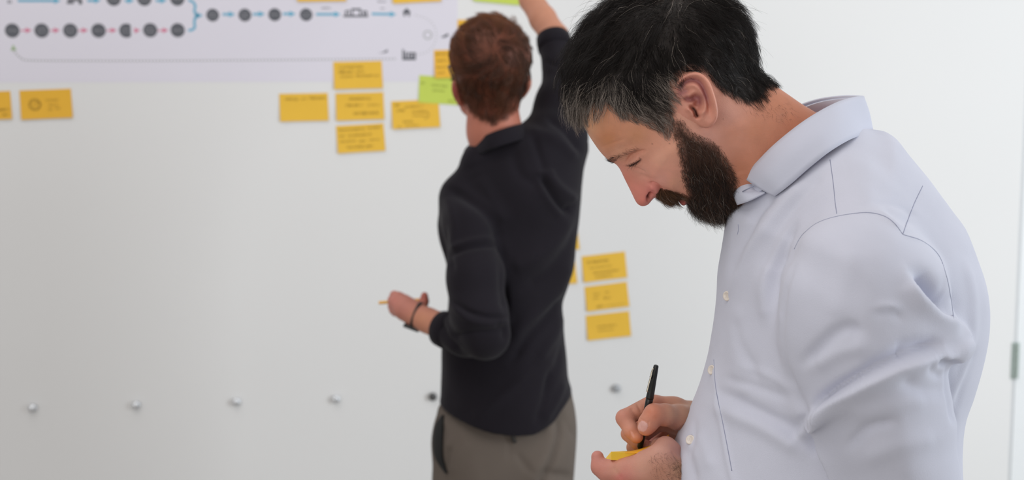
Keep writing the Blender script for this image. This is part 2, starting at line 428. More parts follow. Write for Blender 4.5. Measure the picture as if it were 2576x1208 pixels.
# ------------------------------------------------------------------ sticky notes
M_note = mat('yellow_note_paper', (0.83, 0.50, 0.045), 0.7, noise=0.02, nscale=20)
M_noteb = mat('deep_yellow_note_paper', (0.83, 0.46, 0.035), 0.7, noise=0.02, nscale=20)
M_green = mat('green_note_paper', (0.55, 0.66, 0.10), 0.7, noise=0.02, nscale=20)
M_ink = mat('brown_black_ink', srgb(92, 62, 14), 0.7)
M_inkg = mat('green_black_ink', srgb(88, 96, 22), 0.7)
def note(tl, tr, br, bl, m, label, group, lines, ink=None, drawing=None, lift=0.004):
    """tl.. = corners as measured; lines = (x0,x1,z,h) as fractions of the note"""
    q = np.array([wuz(*p) for p in (tl, tr, br, bl)]); c = q.mean(0)
    ex = (q[1]-q[0]+q[2]-q[3])/2; ez = (q[0]-q[3]+q[1]-q[2])/2
    wd, ht = np.linalg.norm(ex), np.linalg.norm(ez); ang = math.atan2(ex[1], ex[0]); sh = (ez@ex)/(wd*ht)*0.5
    nx, nz = 8, 6; V = []; F = []
    def yy(u, v): return -0.0006-lift*(0.5-v)**2*0.8-0.0012*(u*2)**2*(0.5-v)
    for s in (0, 1):
        for j in range(nz+1):
            for i in range(nx+1):
                u, v = i/nx-0.5, j/nz-0.5; V.append((u*wd+v*ht*sh, yy(u, v)-(0.00045 if s == 0 else 0), v*ht))
    o2 = (nx+1)*(nz+1)
    for j in range(nz):
        for i in range(nx):
            a = j*(nx+1)+i; F += [(a, a+1, a+nx+2, a+nx+1), (a+o2, a+nx+1+o2, a+nx+2+o2, a+1+o2)]
    ed = [i for i in range(nx+1)]+[j*(nx+1)+nx for j in range(1, nz+1)]+[nz*(nx+1)+i for i in range(nx-1, -1, -1)]+[j*(nx+1) for j in range(nz-1, 0, -1)]
    for k in range(len(ed)): p, r = ed[k], ed[(k+1) % len(ed)]; F.append((r, p, p+o2, r+o2))
    ob = mk('sticky_note', V, F, m, None, smooth=False)
    ob.location = wxyz(c[0], c[1], 0.0); ob.rotation_euler = (Matrix.Rotation(wyaw, 4, 'Z') @ Matrix.Rotation(-ang, 4, 'Y')).to_euler()
    tag(ob, label, 'note', group)
    rr = random.Random(int(abs(c[0]*977)+abs(c[1])*131)); it = []
    for (x0, x1, z, h) in lines:
        for s in scribble((x0-0.5)*wd, (x1-0.5)*wd, (z-0.5)*ht, h*ht, rr):
            v, f = ribbon(s, 0.0009, 0); v = [(a, yy(a/wd, b/ht)-0.0010, b) for a, _, b in v]; it.append((v, f))
    for d in (drawing or []):
        d = np.array(d, float); s = np.stack([(d[:, 0]-0.5)*wd, (d[:, 1]-0.5)*ht], 1)
        v, f = ribbon(s, 0.0012, 0); v = [(a, yy(a/wd, b/ht)-0.0010, b) for a, _, b in v]; it.append((v, f))
    if it:
        V, F = join_vf(it); hw = mk('handwriting', V, F, ink or M_ink, ob, smooth=False); hw['kind'] = 'stuff'
    return ob
circ = lambda x, z, r, n=20, asp=0.6: [(x+r*asp*math.cos(t*2*math.pi/n), z+r*math.sin(t*2*math.pi/n)) for t in range(n+1)]
G1, G2, G3 = 'yellow notes left of the man in the dark shirt', 'yellow notes right of the man in the dark shirt', 'notes beside the head of the man in the dark shirt'
note((-96, 233), (26, 229), (31, 299), (-90, 304), M_noteb, 'yellow sticky note cut off by the left edge of the picture', 'yellow notes at the far left',
     [(0.72, 0.95, 0.34, 0.16), (0.80, 0.92, 0.16, 0.14)])
note((49, 228), (178, 223), (184, 296), (54, 301), M_noteb, 'yellow sticky note at far left with a drawn circle and tick', 'yellow notes at the far left',
     [(0.5, 0.74, 0.63, 0.10), (0.54, 0.72, 0.46, 0.08), (0.53, 0.62, 0.32, 0.12), (0.68, 0.76, 0.34, 0.08)],
     drawing=[circ(0.28, 0.5, 0.19), circ(0.285, 0.49, 0.15), [(0.24, 0.52), (0.28, 0.44), (0.34, 0.60)]])
note((702, 236), (824, 234), (827, 303), (705, 306), M_note, 'yellow sticky note with one line of writing, left of the stack of three', G1,
     [(0.12, 0.38, 0.80, 0.14), (0.46, 0.56, 0.80, 0.10), (0.62, 0.95, 0.82, 0.14)])
note((838, 156), (960, 153), (963, 222), (841, 225), M_note, 'yellow sticky note at the top of the stack, overlapping the poster edge', G1,
     [(0.10, 0.62, 0.80, 0.13), (0.10, 0.40, 0.62, 0.16), (0.46, 0.62, 0.63, 0.1), (0.14, 0.40, 0.45, 0.12), (0.46, 0.93, 0.47, 0.15)])
note((844, 235), (964, 232), (967, 300), (846, 304), M_note, 'yellow sticky note with writing in the middle of the stack of three', G1,
     [(0.27, 0.73, 0.78, 0.15), (0.2, 0.55, 0.55, 0.14), (0.66, 0.92, 0.54, 0.10), (0.36, 0.88, 0.25, 0.17)])
note((845, 317), (964, 310), (970, 379), (850, 386), M_note, 'yellow sticky note with four lines of writing, bottom of the stack', G1,
     [(0.06, 0.60, 0.84, 0.12), (0.66, 0.92, 0.86, 0.12), (0.06, 0.16, 0.62, 0.10), (0.24, 0.72, 0.62, 0.12), (0.06, 0.38, 0.42, 0.12), (0.46, 0.60, 0.40, 0.10), (0.68, 0.90, 0.42, 0.10), (0.2, 0.74, 0.2, 0.12)])
note((1053, 190), (1168, 196), (1166, 266), (1054, 257), M_green, 'green sticky note tucked behind the yellow ones beside the red-haired head', G3,
     [(0.04, 0.12, 0.72, 0.12), (0.28, 0.62, 0.66, 0.10), (0.30, 0.58, 0.48, 0.08), (0.66, 0.8, 0.14, 0.12)], ink=M_inkg, lift=0.001)
note((984, 255), (1103, 250), (1107, 319), (988, 325), M_note, 'yellow sticky note overlapping the green note, with writing and an arrow', G3,
     [(0.06, 0.16, 0.86, 0.14), (0.28, 0.66, 0.78, 0.13), (0.10, 0.26, 0.66, 0.12), (0.42, 0.72, 0.58, 0.14), (0.22, 0.44, 0.24, 0.12), (0.10, 0.18, 0.08, 0.10), (0.26, 0.56, 0.10, 0.10)],
     drawing=[[(0.72, 0.6), (0.78, 0.5), (0.76, 0.38), (0.68, 0.32)], [(0.42, 0.45), (0.72, 0.42)]], lift=0.006)
note((1091, 126), (1213, 124), (1215, 193), (1094, 197), M_noteb, 'yellow sticky note above the green one, half hidden by the head', G3,
     [(0.03, 0.26, 0.86, 0.12), (0.05, 0.26, 0.62, 0.12), (0.04, 0.25, 0.38, 0.12), (0.05, 0.2, 0.18, 0.1)], lift=0.005)
note((1151, 50), (1268, 48), (1269, 116), (1152, 118), M_noteb, 'yellow sticky note showing only a corner above the red hair', G3, [(0.1, 0.8, 0.5, 0.12)])
note((745, -70), (868, -70), (871, 2), (748, 5), M_note, 'yellow sticky note cut off by the top edge, above the blue arrows', 'notes along the top edge', [(0.1, 0.9, 0.6, 0.12)])
note((985, -62), (1106, -68), (1110, 3), (988, 9), M_note, 'yellow sticky note cut off by the top edge, above the house sign', 'notes along the top edge', [(0.1, 0.9, 0.6, 0.12)])
note((1190, -66), (1306, -56), (1309, 14), (1192, 2), M_green, 'green sticky note under the raised hand at the top edge', 'notes along the top edge', [(0.1, 0.9, 0.6, 0.12)], ink=M_inkg)
note((1340, 563), (1448, 552), (1459, 626), (1350, 638), M_note, 'yellow sticky note showing an edge right of the dark shirt, upper one', G2, [(0.1, 0.8, 0.5, 0.12)])
note((1335, 650), (1444, 640), (1452, 712), (1343, 722), M_note, 'yellow sticky note showing an edge right of the dark shirt, lower one', G2, [(0.1, 0.8, 0.5, 0.12)])
note((1463, 645), (1572, 633), (1577, 697), (1468, 711), M_note, 'yellow sticky note at the top of the right-hand column of three', G2,
     [(0.12, 0.60, 0.74, 0.14), (0.16, 0.66, 0.52, 0.07), (0.24, 0.82, 0.32, 0.12), (0.28, 0.66, 0.16, 0.12)])
note((1469, 722), (1577, 709), (1582, 770), (1477, 784), M_note, 'yellow sticky note in the middle of the right-hand column of three', G2,
     [(0.18, 0.36, 0.66, 0.10), (0.46, 0.56, 0.68, 0.10), (0.18, 0.30, 0.50, 0.08), (0.42, 0.58, 0.46, 0.16), (0.24, 0.40, 0.14, 0.14), (0.46, 0.9, 0.14, 0.03)])
note((1473, 794), (1582, 783), (1587, 844), (1478, 857), M_note, 'yellow sticky note at the bottom of the right-hand column of three', G2,
     [(0.24, 0.68, 0.50, 0.12), (0.26, 0.62, 0.34, 0.08)])

# ------------------------------------------------------------------ the printed poster
M_post = mat('poster_paper', srgb(224, 221, 232), 0.5, noise=0.006, nscale=3)
M_dk = mat('print_grey', srgb(92, 94, 102), 0.6); M_lt = mat('print_light', srgb(165, 165, 172), 0.6)
M_blue = mat('print_blue', srgb(100, 175, 205), 0.6); M_pink = mat('print_pink', srgb(215, 120, 150), 0.6)
M_dot = mat('print_dots', srgb(168, 170, 170), 0.6); M_gr = mat('print_green', srgb(160, 185, 140), 0.6)
uL, _ = wuz(-520, 206); uR, zB = wuz(1152, 201); _, zB0 = wuz(300, 211); zB = (zB+zB0)/2; zT = zB+1.05
pc = ((uL+uR)/2, (zB+zT)/2)
poster = wall_box('poster', uL, uR, zB, zT, 0.0001, 0.0005, M_post)
tag(poster, 'wide white printed poster of a process diagram with circles and arrows', 'poster')
def pl(px, py): u, z = wuz(px, py); return np.array([u-pc[0], z-pc[1]])
SC = 940.0
def printed(name, items, m, y=-0.0008, label=None):
    V, F = join_vf(items); o = mk(name, V, F, m, None, smooth=False); o.parent = poster
    if label: o['label'] = label
    for v in o.data.vertices: v.co.y = y
    return o
def arrow(x0, y0, x1, y1, th=5, head=9):
    a, b = pl(x0, y0), pl(x1, y1); d = (b-a)/np.linalg.norm(b-a); n = np.array([-d[1], d[0]]); th /= SC; head /= SC; h = b-d*head*1.6
    return poly_vf([a-n*th/2, h-n*th/2, h-n*head*0.75, b, h+n*head*0.75, h+n*th/2, a+n*th/2], 0)
rr = random.Random(3)
circles = [(31, 77), (105, 77), (177, 77), (248, 77), (318, 77), (378, 76), (447, 76), (286, -3), (363, -3), (446, -3), (535, 38), (616, 38), (691, 37), (770, 37)]
for k, (x, y) in enumerate(circles):
    c = pl(x, y); r = (17.5 if x < 500 else 16)/SC; n = 28
    pts = [c+r*np.array([math.cos(t*2*math.pi/n), math.sin(t*2*math.pi/n)]) for t in range(n)]
    if k == 4: pts = [np.array([min(p[0], c[0]+r*0.62), p[1]]) for p in pts]
    o = printed('printed_circle', [poly_vf(pts, 0)], M_dk)
    it = []
    for q in range(2 if k % 3 else 1):
        for s in scribble(c[0]-r*0.6, c[0]+r*0.6, c[1]+(0.25-0.5*q)*r*(k % 3 > 0), r*0.35, rr): it.append(ribbon(s, 0.0012, 0))
    V, F = join_vf(it); t = mk('caption', V, F, M_lt, None, smooth=False); t.parent = o; t['kind'] = 'stuff'
    for v in t.data.vertices: v.co.y = -0.0011
for a, b in ((52, 80), (126, 151), (197, 222), (268, 294), (338, 353), (397, 424)):
    printed('printed_arrow', [arrow(a, 77, b, 76, 3, 9)], M_pink, label='pink arrow')
for a, b, y0, y1 in ((560, 592, 36, 36), (636, 667, 36, 35), (712, 744, 35, 35), (795, 857, 36, 36), (935, 997, 35, 36), (45, 153, 2, 2), (220, 254, 2, 1), (314, 338, 2, 1), (392, 420, 2, 1)):
    printed('printed_arrow', [arrow(a, y0, b, y1, 6, 10)], M_blue, label='blue arrow')
br = [pl(*p) for p in ((474, 0), (484, 4), (491, 14), (489, 28), (493, 36), (498, 39), (491, 44), (489, 58), (490, 68), (485, 74), (474, 77))]
printed('printed_brace', [ribbon(catmull(br, 4), 0.0065, 0), arrow(494, 39, 511, 39, 6, 11)], M_blue, label='blue curly brace')
dots = catmull([(34, 126), (42, 137), (55, 147), (75, 152), (200, 153), (400, 153), (700, 151), (1000, 148)], 60)
cum = np.concatenate([[0], np.cumsum(np.hypot(*np.diff(dots, axis=0).T))])
it = []
def dot_at(x, y, r=2.0): c = pl(x, y); r /= SC; return poly_vf([c+(-r, -r), c+(r, -r), c+(r, r), c+(-r, r)], 0)
for s in np.arange(0, cum[-1], 8.5): it.append(dot_at(np.interp(s, cum, dots[:, 0]), np.interp(s, cum, dots[:, 1])))
dots2 = catmull([(1045, 38), (1075, 48), (1092, 66), (1098, 90), (1090, 115), (1075, 130), (1050, 138)], 20)
cum = np.concatenate([[0], np.cumsum(np.hypot(*np.diff(dots2, axis=0).T))])
for s in np.arange(0, cum[-1], 8.5): it.append(dot_at(np.interp(s, cum, dots2[:, 0]), np.interp(s, cum, dots2[:, 1]), 1.3))
o = printed('dotted_line', it, M_dot); o['kind'] = 'stuff'
printed('printed_arrow', [poly_vf([pl(27, 127), pl(42, 127), pl(33, 112)], 0)], M_gr, label='small green arrow head')
def blk(x0, y0, x1, y1): return poly_vf([pl(x0, y1), pl(x1, y1), pl(x1, y0), pl(x0, y0)], 0)
# building with a hall: columns, roof; house; station; small captions
printed('building_symbol', [blk(864, 38, 926, 43), blk(868, 26, 872, 38), blk(877, 24, 880, 38), blk(884, 21, 908, 26), blk(884, 26, 888, 38), blk(904, 26, 908, 38), blk(913, 28, 917, 38), blk(920, 30, 924, 38), blk(868, 26, 880, 29), blk(910, 27, 924, 30)], M_dk)
printed('house_symbol', [poly_vf([pl(1012, 31), pl(1034, 31), pl(1023, 20)], 0), blk(1015, 31, 1020, 41), blk(1026, 31, 1031, 41), blk(1015, 30, 1031, 34)], M_dk)
printed('factory_symbol', [blk(1012, 124, 1016, 150), blk(1018, 130, 1023, 150), blk(1026, 132, 1046, 137), blk(1026, 132, 1030, 150), blk(1041, 132, 1046, 150), blk(1012, 146, 1046, 151), blk(1032, 139, 1039, 146)], M_dk)
printed('crane_symbol', [poly_vf([pl(951, 134), pl(964, 131), pl(975, 124), pl(975, 131), pl(966, 133)], 0)], M_dk)
printed('train_symbol', [blk(168, 4, 186, 10), blk(170, -4, 206, 3), blk(198, 3, 207, 11), blk(170, -14, 200, -8)], M_dk)
printed('bracket_symbol', [blk(18, 6, 30, 8), blk(20, 0, 23, 6), blk(26, 0, 28, 6)], M_dk)
printed('badge_symbol', [ribbon([pl(1076+10*math.cos(t/3), 88+10*math.sin(t/3)) for t in range(20)], 0.003, 0)], M_dot)
printed('crane_symbol', [poly_vf([pl(1108, 94), pl(1126, 84), pl(1130, 89), pl(1118, 95)], 0)], M_dk)
it = []
for (x0, x1, y, h) in ((808, 832, 20, 7), (950, 972, 4, 6), (956, 968, 21, 4)):
    a, b = pl(x0, y), pl(x1, y)
    for s in scribble(a[0], b[0], a[1], h/SC, rr): it.append(ribbon(s, 0.0015, 0))
printed('caption', it, M_dk)['kind'] = 'stuff'

# ------------------------------------------------------------------ round stand-off studs along the wall
M_steel = mat('brushed_steel', srgb(225, 228, 232), 0.32, 0.75, noise=0.03)
M_stdk = mat('dark_stud', srgb(95, 95, 95), 0.4, 0.7)
prof = [(0, -0.016), (0.006, -0.0156), (0.0095, -0.014), (0.0112, -0.011), (0.0112, -0.004), (0.0075, -0.0038), (0.0075, 0.0)]
V = []; F = []; n = 24
for r, y in prof:
    for k in range(n): a = 2*math.pi*k/n; V.append((r*math.cos(a), y, r*math.sin(a)))
for i in range(len(prof)-1):
    for k in range(n): a = i*n+k; b = i*n+(k+1) % n; F.append((a, b, b+n, a+n))
for k, (x, y, lab) in enumerate(((83, 1025, 'steel stud on the white wall, leftmost of the row'), (343, 1018, 'steel stud on the white wall, second from the left'),
        (595, 1010, 'steel stud on the white wall, third from the left'), (845, 1003, 'steel stud on the white wall, fourth from the left'),
        (1088, 997, 'dark stud on the wall just left of the dark shirt hem'), (1550, 976, 'grey stud on the wall above the writing hand'))):
    if k == 0: st = mk('wall_stud', V, F, M_steel, None)
    elif k >= 4: st = mk('wall_stud', V, F, M_stdk if k == 4 else mat('grey_stud', srgb(175, 178, 182), 0.5, 0.3), None)
    else: st = s0.copy(); C.objects.link(st)
    if k == 0: s0 = st
    st.location = wall_pt(x, y); st.rotation_euler = (0, 0, wyaw); tag(st, lab, 'stud', 'studs along the wall')

# ================================================================== the man in front, writing
M_skin = mat('skin', attr=True, rough=0.5, noise=0.05, nscale=90, bump=0.25, bscale=900, sss=0.12, spec=0.35)
M_hair = mat('dark_hair', attr=True, rough=0.5, noise=0.02, spec=0.28)
M_beard = mat('beard_hair', attr=True, rough=0.5, noise=0.02, spec=0.35)
M_shirt = mat('pale_blue_shirt_cloth', srgb(203, 205, 219), 0.85, noise=0.03, nscale=14, bump=0.25, bscale=1300, spec=0.15, sheen=0.15, weave=True)
M_seam = mat('shirt_seam', srgb(150, 154, 176), 0.9)
M_button = mat('button_shell', srgb(225, 215, 205), 0.3, noise=0.03, spec=0.6)
M_blk = mat('black_plastic', srgb(20, 21, 22), 0.38, spec=0.5, noise=0.02)
Y0 = 1.60
man = empty('person', (0.42, Y0, 0), 'dark-haired bearded man in a pale blue shirt, head bowed, writing on notes', 'person')

# ---- head and neck
head_ol = [(1457, 293), (1474, 328), (1496, 363), (1514, 387), (1530, 402), (1541, 409), (1550, 414), (1560, 427), (1572, 452), (1587, 482), (1598, 505), (1606, 515), (1617, 519), (1630, 515),
           (1639, 505), (1648, 497), (1664, 497), (1680, 503), (1693, 500), (1702, 500), (1709, 510), (1718, 518), (1726, 514), (1734, 515), (1748, 530), (1768, 543), (1792, 548), (1815, 545), (1842, 548),
           (1875, 575), (1915, 640), (2150, 700), (2260, 520), (2225, 405), (2130, 325), (2065, 290), (2020, 264), (1985, 240), (1945, 212), (1910, 186), (1893, 160), (1890, 120), (1872, 65), (1838, 18), (1780, -22),
           (1700, -42), (1620, -28), (1545, 22), (1490, 90), (1455, 160), (1445, 230)]
head_ct = [(1750, 180, .074), (1750, 270, .071), (1700, 80, .077), (1620, 20, .070), (1800, 40, .072), (1850, 120, .064), (1780, 130, .075), (1500, 180, .064), (1560, 120, .071), (1600, 230, .070), (1650, 180, .074), (1480, 250, .058),
           (1500, 330, .055), (1550, 310, .063), (1545, 385, .046), (1585, 368, .058), (1630, 330, .068), (1545, 412, .024), (1560, 424, .0135), (1574, 450, .0115), (1590, 478, .0125), (1605, 500, .015), (1616, 510, .0155),
           (1640, 484, .0205), (1634, 500, .014), (1612, 462, .0175), (1600, 440, .0165), (1580, 428, .0215), (1593, 412, .030), (1608, 402, .041), (1620, 390, .052), (1618, 424, .036), (1632, 440, .036),
           (1645, 420, .050), (1665, 395, .061), (1690, 350, .067), (1700, 400, .064), (1655, 462, .034), (1672, 470, .036), (1670, 440, .050), (1672, 492, .027), (1700, 500, .022), (1712, 490, .030), (1715, 455, .048), (1690, 475, .042),
           (1750, 400, .060), (1790, 380, .061), (1790, 450, .052), (1750, 480, .040), (1740, 520, .027), (1780, 535, .034), (1830, 500, .044), (1820, 320, .065), (1780, 300, .068),
           (1860, 300, .064), (1900, 400, .060), (1860, 440, .055), (1930, 260, .056), (1960, 420, .063), (2000, 330, .062), (2060, 420, .070), (2060, 320, .060), (2150, 500, .085), (1960, 600, .07), (1900, 200, .055)]
lo = P(1375, 700, 1.75); hi = P(2290, -80, 1.52)
v = Vox((P(1420, 0, Y0)[0], Y0-0.002-0.12, P(0, 700, Y0)[2]), (P(2300, 0, Y0)[0], Y0+0.12, P(0, -75, Y0)[2]), 0.0011)
Fh, Wh = inflate(v, head_ol, head_ct, Y0, 1.0, 0.006, 3)
v.F = Fh
# ears: a thin shell standing off the side of the head, built for t = |y - Y0| so both sides get one
earY = Y0-0.078
ear_ol = np.array([P(x, y, earY)[[0, 2]] for x, y in [(1697, 240), (1698, 212), (1712, 193), (1733, 183), (1752, 181), (1768, 189), (1783, 207), (1793, 235), (1801, 265), (1803, 290), (1798, 308), (1788, 319), (1776, 323), (1762, 318), (1745, 306), (1725, 296), (1706, 282)]])
ear_ol = catmull(ear_ol, 4, True)
x2, z2 = np.broadcast_arrays(v.ax[0][:, None].astype(float), v.ax[2][None, :].astype(float))
de = sdist(ear_ol, x2, z2)
ec = np.array([P(x, y, earY)[[0, 2]] for x, y in [(1700, 220), (1700, 260), (1712, 285), (1740, 190), (1770, 195), (1790, 235), (1802, 280), (1785, 318), (1755, 312), (1750, 250), (1730, 300)]])
lift = rbf(ec, np.array([.0735, .0715, .0705, .083, .088, .092, .090, .0815, .0745, .083, .0715]))(x2, z2)
back = np.clip(lift-0.0085, 0.0, None); fr = rbf(ec, np.array([.066, .066, .066, .070, .080, .0845, .083, .074, .068, .066, .064]))(x2, z2)
back = np.minimum(back, fr)
ppx, ppy = proj(np.stack([x2.ravel(), np.full(x2.size, earY), z2.ravel()], 1))
# relief of the shell: rim, groove, inner ridge, bowl, canal
rel = strokes(ppx, ppy, [([(1701, 232), (1707, 207), (1724, 191), (1745, 186), (1765, 194), (1779, 216), (1789, 243), (1796, 270), (1797, 292), (1790, 309)], .0028, 6),
    ([(1708, 228), (1722, 208), (1742, 201), (1760, 209), (1772, 233), (1781, 262), (1784, 285)], -.0034, 5.5),
    ([(1719, 246), (1734, 240), (1746, 228)], .0015, 5), ([(1733, 214), (1748, 217), (1760, 229), (1769, 249), (1771, 272), (1764, 291)], .0024, 6),
    ([(1713, 236), (1722, 229), (1734, 226)], -.0022, 6),
    ([(1721, 246), (1735, 252), (1750, 244)], -.0050, 6), ([(1744, 244), (1757, 250), (1758, 268)], -.0085, 8), ([(1752, 262), (1754, 272)], -.0050, 8),
    ([(1738, 268), (1748, 278), (1752, 290), (1758, 294)], -.0110, 4.2), ([(1726, 273), (1739, 281), (1745, 294)], .0028, 6), ([(1764, 284), (1763, 298)], .0015, 6), ([(1775, 305), (1782, 308)], .0010, 9)]).reshape(x2.shape)*1.3
front = lift+rel
t = np.abs(v.ax[1]-Y0)[None, :, None]
Fe = np.maximum(-de[:, None, :], smax(t-front[:, None, :], back[:, None, :]-t, 0.003))
Fe = smax((-de[:, None, :]+0.0*t), smax(t-front[:, None, :], back[:, None, :]-t, 0.003), 0.0045)
v.F = smin(v.F, Fe.astype(np.float32), 0.005)
# bowl and canal also sink into the head itself
canal = strokes(ppx, ppy, [([(1740, 269), (1749, 279), (1753, 290), (1757, 293)], .010, 4)]).reshape(x2.shape)
v.F = np.maximum(v.F, np.where(canal[:, None, :] > 0.004, (t-(0.083-canal[:, None, :])), -1).astype(np.float32))
HV, HQ = v.mesh(2)
del v, Fe
def side_px(V):
    m = V.copy(); m[:, 1] = np.where(m[:, 1] > Y0, 2*Y0-m[:, 1], m[:, 1]); return proj(m)
HN = vnormals(HV, HQ)
hx, hy = side_px(HV)
facing = np.clip(np.abs(HN[:, 1])*1.6, 0, 1)
mm = 0.001
face_rel = [
    ([(1583, 412), (1597, 404), (1609, 395)], 2.8*mm, 8), ([(1590, 404), (1602, 399)], 1.2*mm, 6),                # lid over the eyeball
    ([(1577, 408), (1590, 391), (1606, 384), (1622, 380)], -2.6*mm, 4.5), ([(1584, 417), (1598, 414), (1613, 403)], -2.2*mm, 2.8),   # lid crease, lid edge
    ([(1592, 421), (1605, 425), (1622, 433)], -1.6*mm, 3), ([(1599, 416), (1611, 413)], 0.9*mm, 4),                 # under-eye line
    ([(1530, 404), (1552, 390), (1580, 378), (1605, 372)], 1.8*mm, 8),                                              # brow
    ([(1633, 461), (1650, 465), (1660, 475), (1663, 487)], -3.4*mm, 3.8), ([(1662, 474), (1678, 480), (1692, 487)], -1.4*mm, 6), ([(1608, 440), (1625, 446), (1640, 455)], -1.2*mm, 6),   # wing and cheek fold
    ([(1636, 470), (1648, 476), (1652, 487)], 2.4*mm, 6), ([(1610, 503), (1616, 508)], 0.8*mm, 8),
    ([(1636, 489), (1632, 500)], -6.0*mm, 4.0), ([(1640, 489), (1634, 494)], -2.5*mm, 3.0), ([(1628, 494), (1630, 506)], -1.2*mm, 2.5),
    ([(1664, 400), (1690, 380)], 1.2*mm, 20), ([(1500, 345), (1530, 335)], 0.6*mm, 14), ([(1509, 372), (1540, 360), (1570, 350)], -0.5*mm, 4),
    ([(1820, 330), (1850, 400), (1862, 440)], -1.5*mm, 18), ([(1850, 300), (1900, 380), (1930, 450)], 2.5*mm, 22), ([(1975, 300), (2000, 330)], -1.5*mm, 16)]
HV = HV+HN*(strokes(hx, hy, face_rel)*facing)[:, None]
HN = vnormals(HV, HQ)
# skin colours
hair_edge = [(1457, 293), (1470, 282), (1490, 272), (1520, 268), (1545, 285), (1575, 303), (1608, 312), (1648, 332), (1676, 352), (1690, 345), (1696, 300), (1694, 255), (1692, 215), (1705, 190), (1735, 172), (1765, 176), (1785, 200),
             (1805, 222), (1830, 240), (1860, 258), (1892, 268), (1915, 258), (1930, 240), (1945, 215), (2100, 100), (1900, -200), (1500, -200), (1380, 100), (1400, 300)]
beard_edge = [(1682, 330), (1700, 365), (1706, 400), (1712, 440), (1718, 468), (1722, 482), (1700, 484), (1682, 478), (1664, 476), (1652, 484), (1648, 496), (1650, 520), (1700, 600), (1900, 620), (1856, 470), (1852, 440), (1840, 410), (1826, 385), (1812, 366), (1790, 350), (1760, 338), (1738, 322), (1724, 305), (1700, 290), (1690, 300)]
hd = inpoly(hx, hy, hair_edge); bd = inpoly(hx, hy, beard_edge)
ear_px = [(1697, 240), (1698, 212), (1712, 193), (1733, 183), (1752, 181), (1768, 189), (1783, 207), (1793, 235), (1801, 265), (1803, 290), (1798, 308), (1788, 319), (1776, 323), (1762, 318), (1745, 306), (1725, 296), (1706, 282)]
ed = inpoly(hx, hy, ear_px)
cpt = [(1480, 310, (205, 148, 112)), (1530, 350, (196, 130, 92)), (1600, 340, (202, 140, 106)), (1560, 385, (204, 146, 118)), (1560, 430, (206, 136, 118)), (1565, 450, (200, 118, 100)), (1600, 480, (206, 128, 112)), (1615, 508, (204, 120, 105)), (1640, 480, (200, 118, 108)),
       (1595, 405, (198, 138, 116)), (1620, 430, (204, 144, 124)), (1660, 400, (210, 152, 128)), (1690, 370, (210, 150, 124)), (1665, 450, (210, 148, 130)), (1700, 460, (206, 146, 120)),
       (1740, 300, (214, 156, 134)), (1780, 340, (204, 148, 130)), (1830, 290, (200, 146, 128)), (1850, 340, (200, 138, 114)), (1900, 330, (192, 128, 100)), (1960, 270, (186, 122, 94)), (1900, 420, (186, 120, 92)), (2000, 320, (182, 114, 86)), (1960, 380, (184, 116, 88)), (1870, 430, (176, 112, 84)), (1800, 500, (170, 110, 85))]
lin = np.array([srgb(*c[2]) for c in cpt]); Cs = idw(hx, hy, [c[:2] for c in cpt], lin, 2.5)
Cs = Cs*np.array([1.16, 1.20, 1.24])*(1+.14*np.exp(-(((hx-1660)/60)**2+((hy-420)/60)**2)))[:, None]  # cheek lightened in the skin colour to make up for weak light there
def blend(Cs, col, a): a = np.clip(a, 0, 1)[:, None]; return Cs*(1-a)+np.array(srgb(*col))*a
temple = np.clip((hy-262)/25, 0, 1)*np.clip((hx-1500)/30, 0, 1)*(hx < 1700)
Cs = blend(Cs, (42, 34, 30), (hd-(-2))/14*(ed < 2)*(0.92-.42*temple))
Cs = blend(Cs, (112, 94, 84), temple*np.clip((hd+2)/14, 0, 1)*.45)
Cs = blend(Cs, (70, 46, 36), (bd-2)/22*(ed < 1)*0.9)
isear = (ed > -1) & (np.abs(HV[:, 1]-Y0) > 0.064)
Cs = np.where(isear[:, None], np.array(srgb(216, 150, 130)), Cs)
er = strokes(hx, hy, [([(1708, 228), (1722, 208), (1742, 201), (1760, 209), (1772, 233), (1781, 262)], 1, 7), ([(1712, 236), (1724, 230)], .8, 8), ([(1722, 246), (1738, 250), (1757, 246), (1758, 266)], 1, 8)])
Cs = np.where(isear[:, None], blend(Cs, (164, 104, 106), np.clip(er, 0, 1)*0.9), Cs)
Cs = blend(Cs, (70, 28, 22), strokes(hx, hy, [([(1740, 269), (1749, 279), (1753, 290), (1757, 293)], 1, 3.5), ([(1633, 491), (1633, 500)], .9, 3.2)]))  # shade inside ear canal and nostril painted into the skin
Cs = blend(Cs, (190, 96, 88), strokes(hx, hy, [([(1708, 508), (1716, 513), (1725, 512)], 1, 6)])*0.8)
Cs = blend(Cs, (58, 38, 30), strokes(hx, hy, [([(1585, 416), (1598, 411), (1612, 401)], 1, 2.6)]))
Cs = blend(Cs, (96, 60, 46), strokes(hx, hy, [([(1684, 361)]*2, .8, 1.4), ([(1641, 362)]*2, .9, 1.5), ([(1819, 300)]*2, .7, 1.3)]))

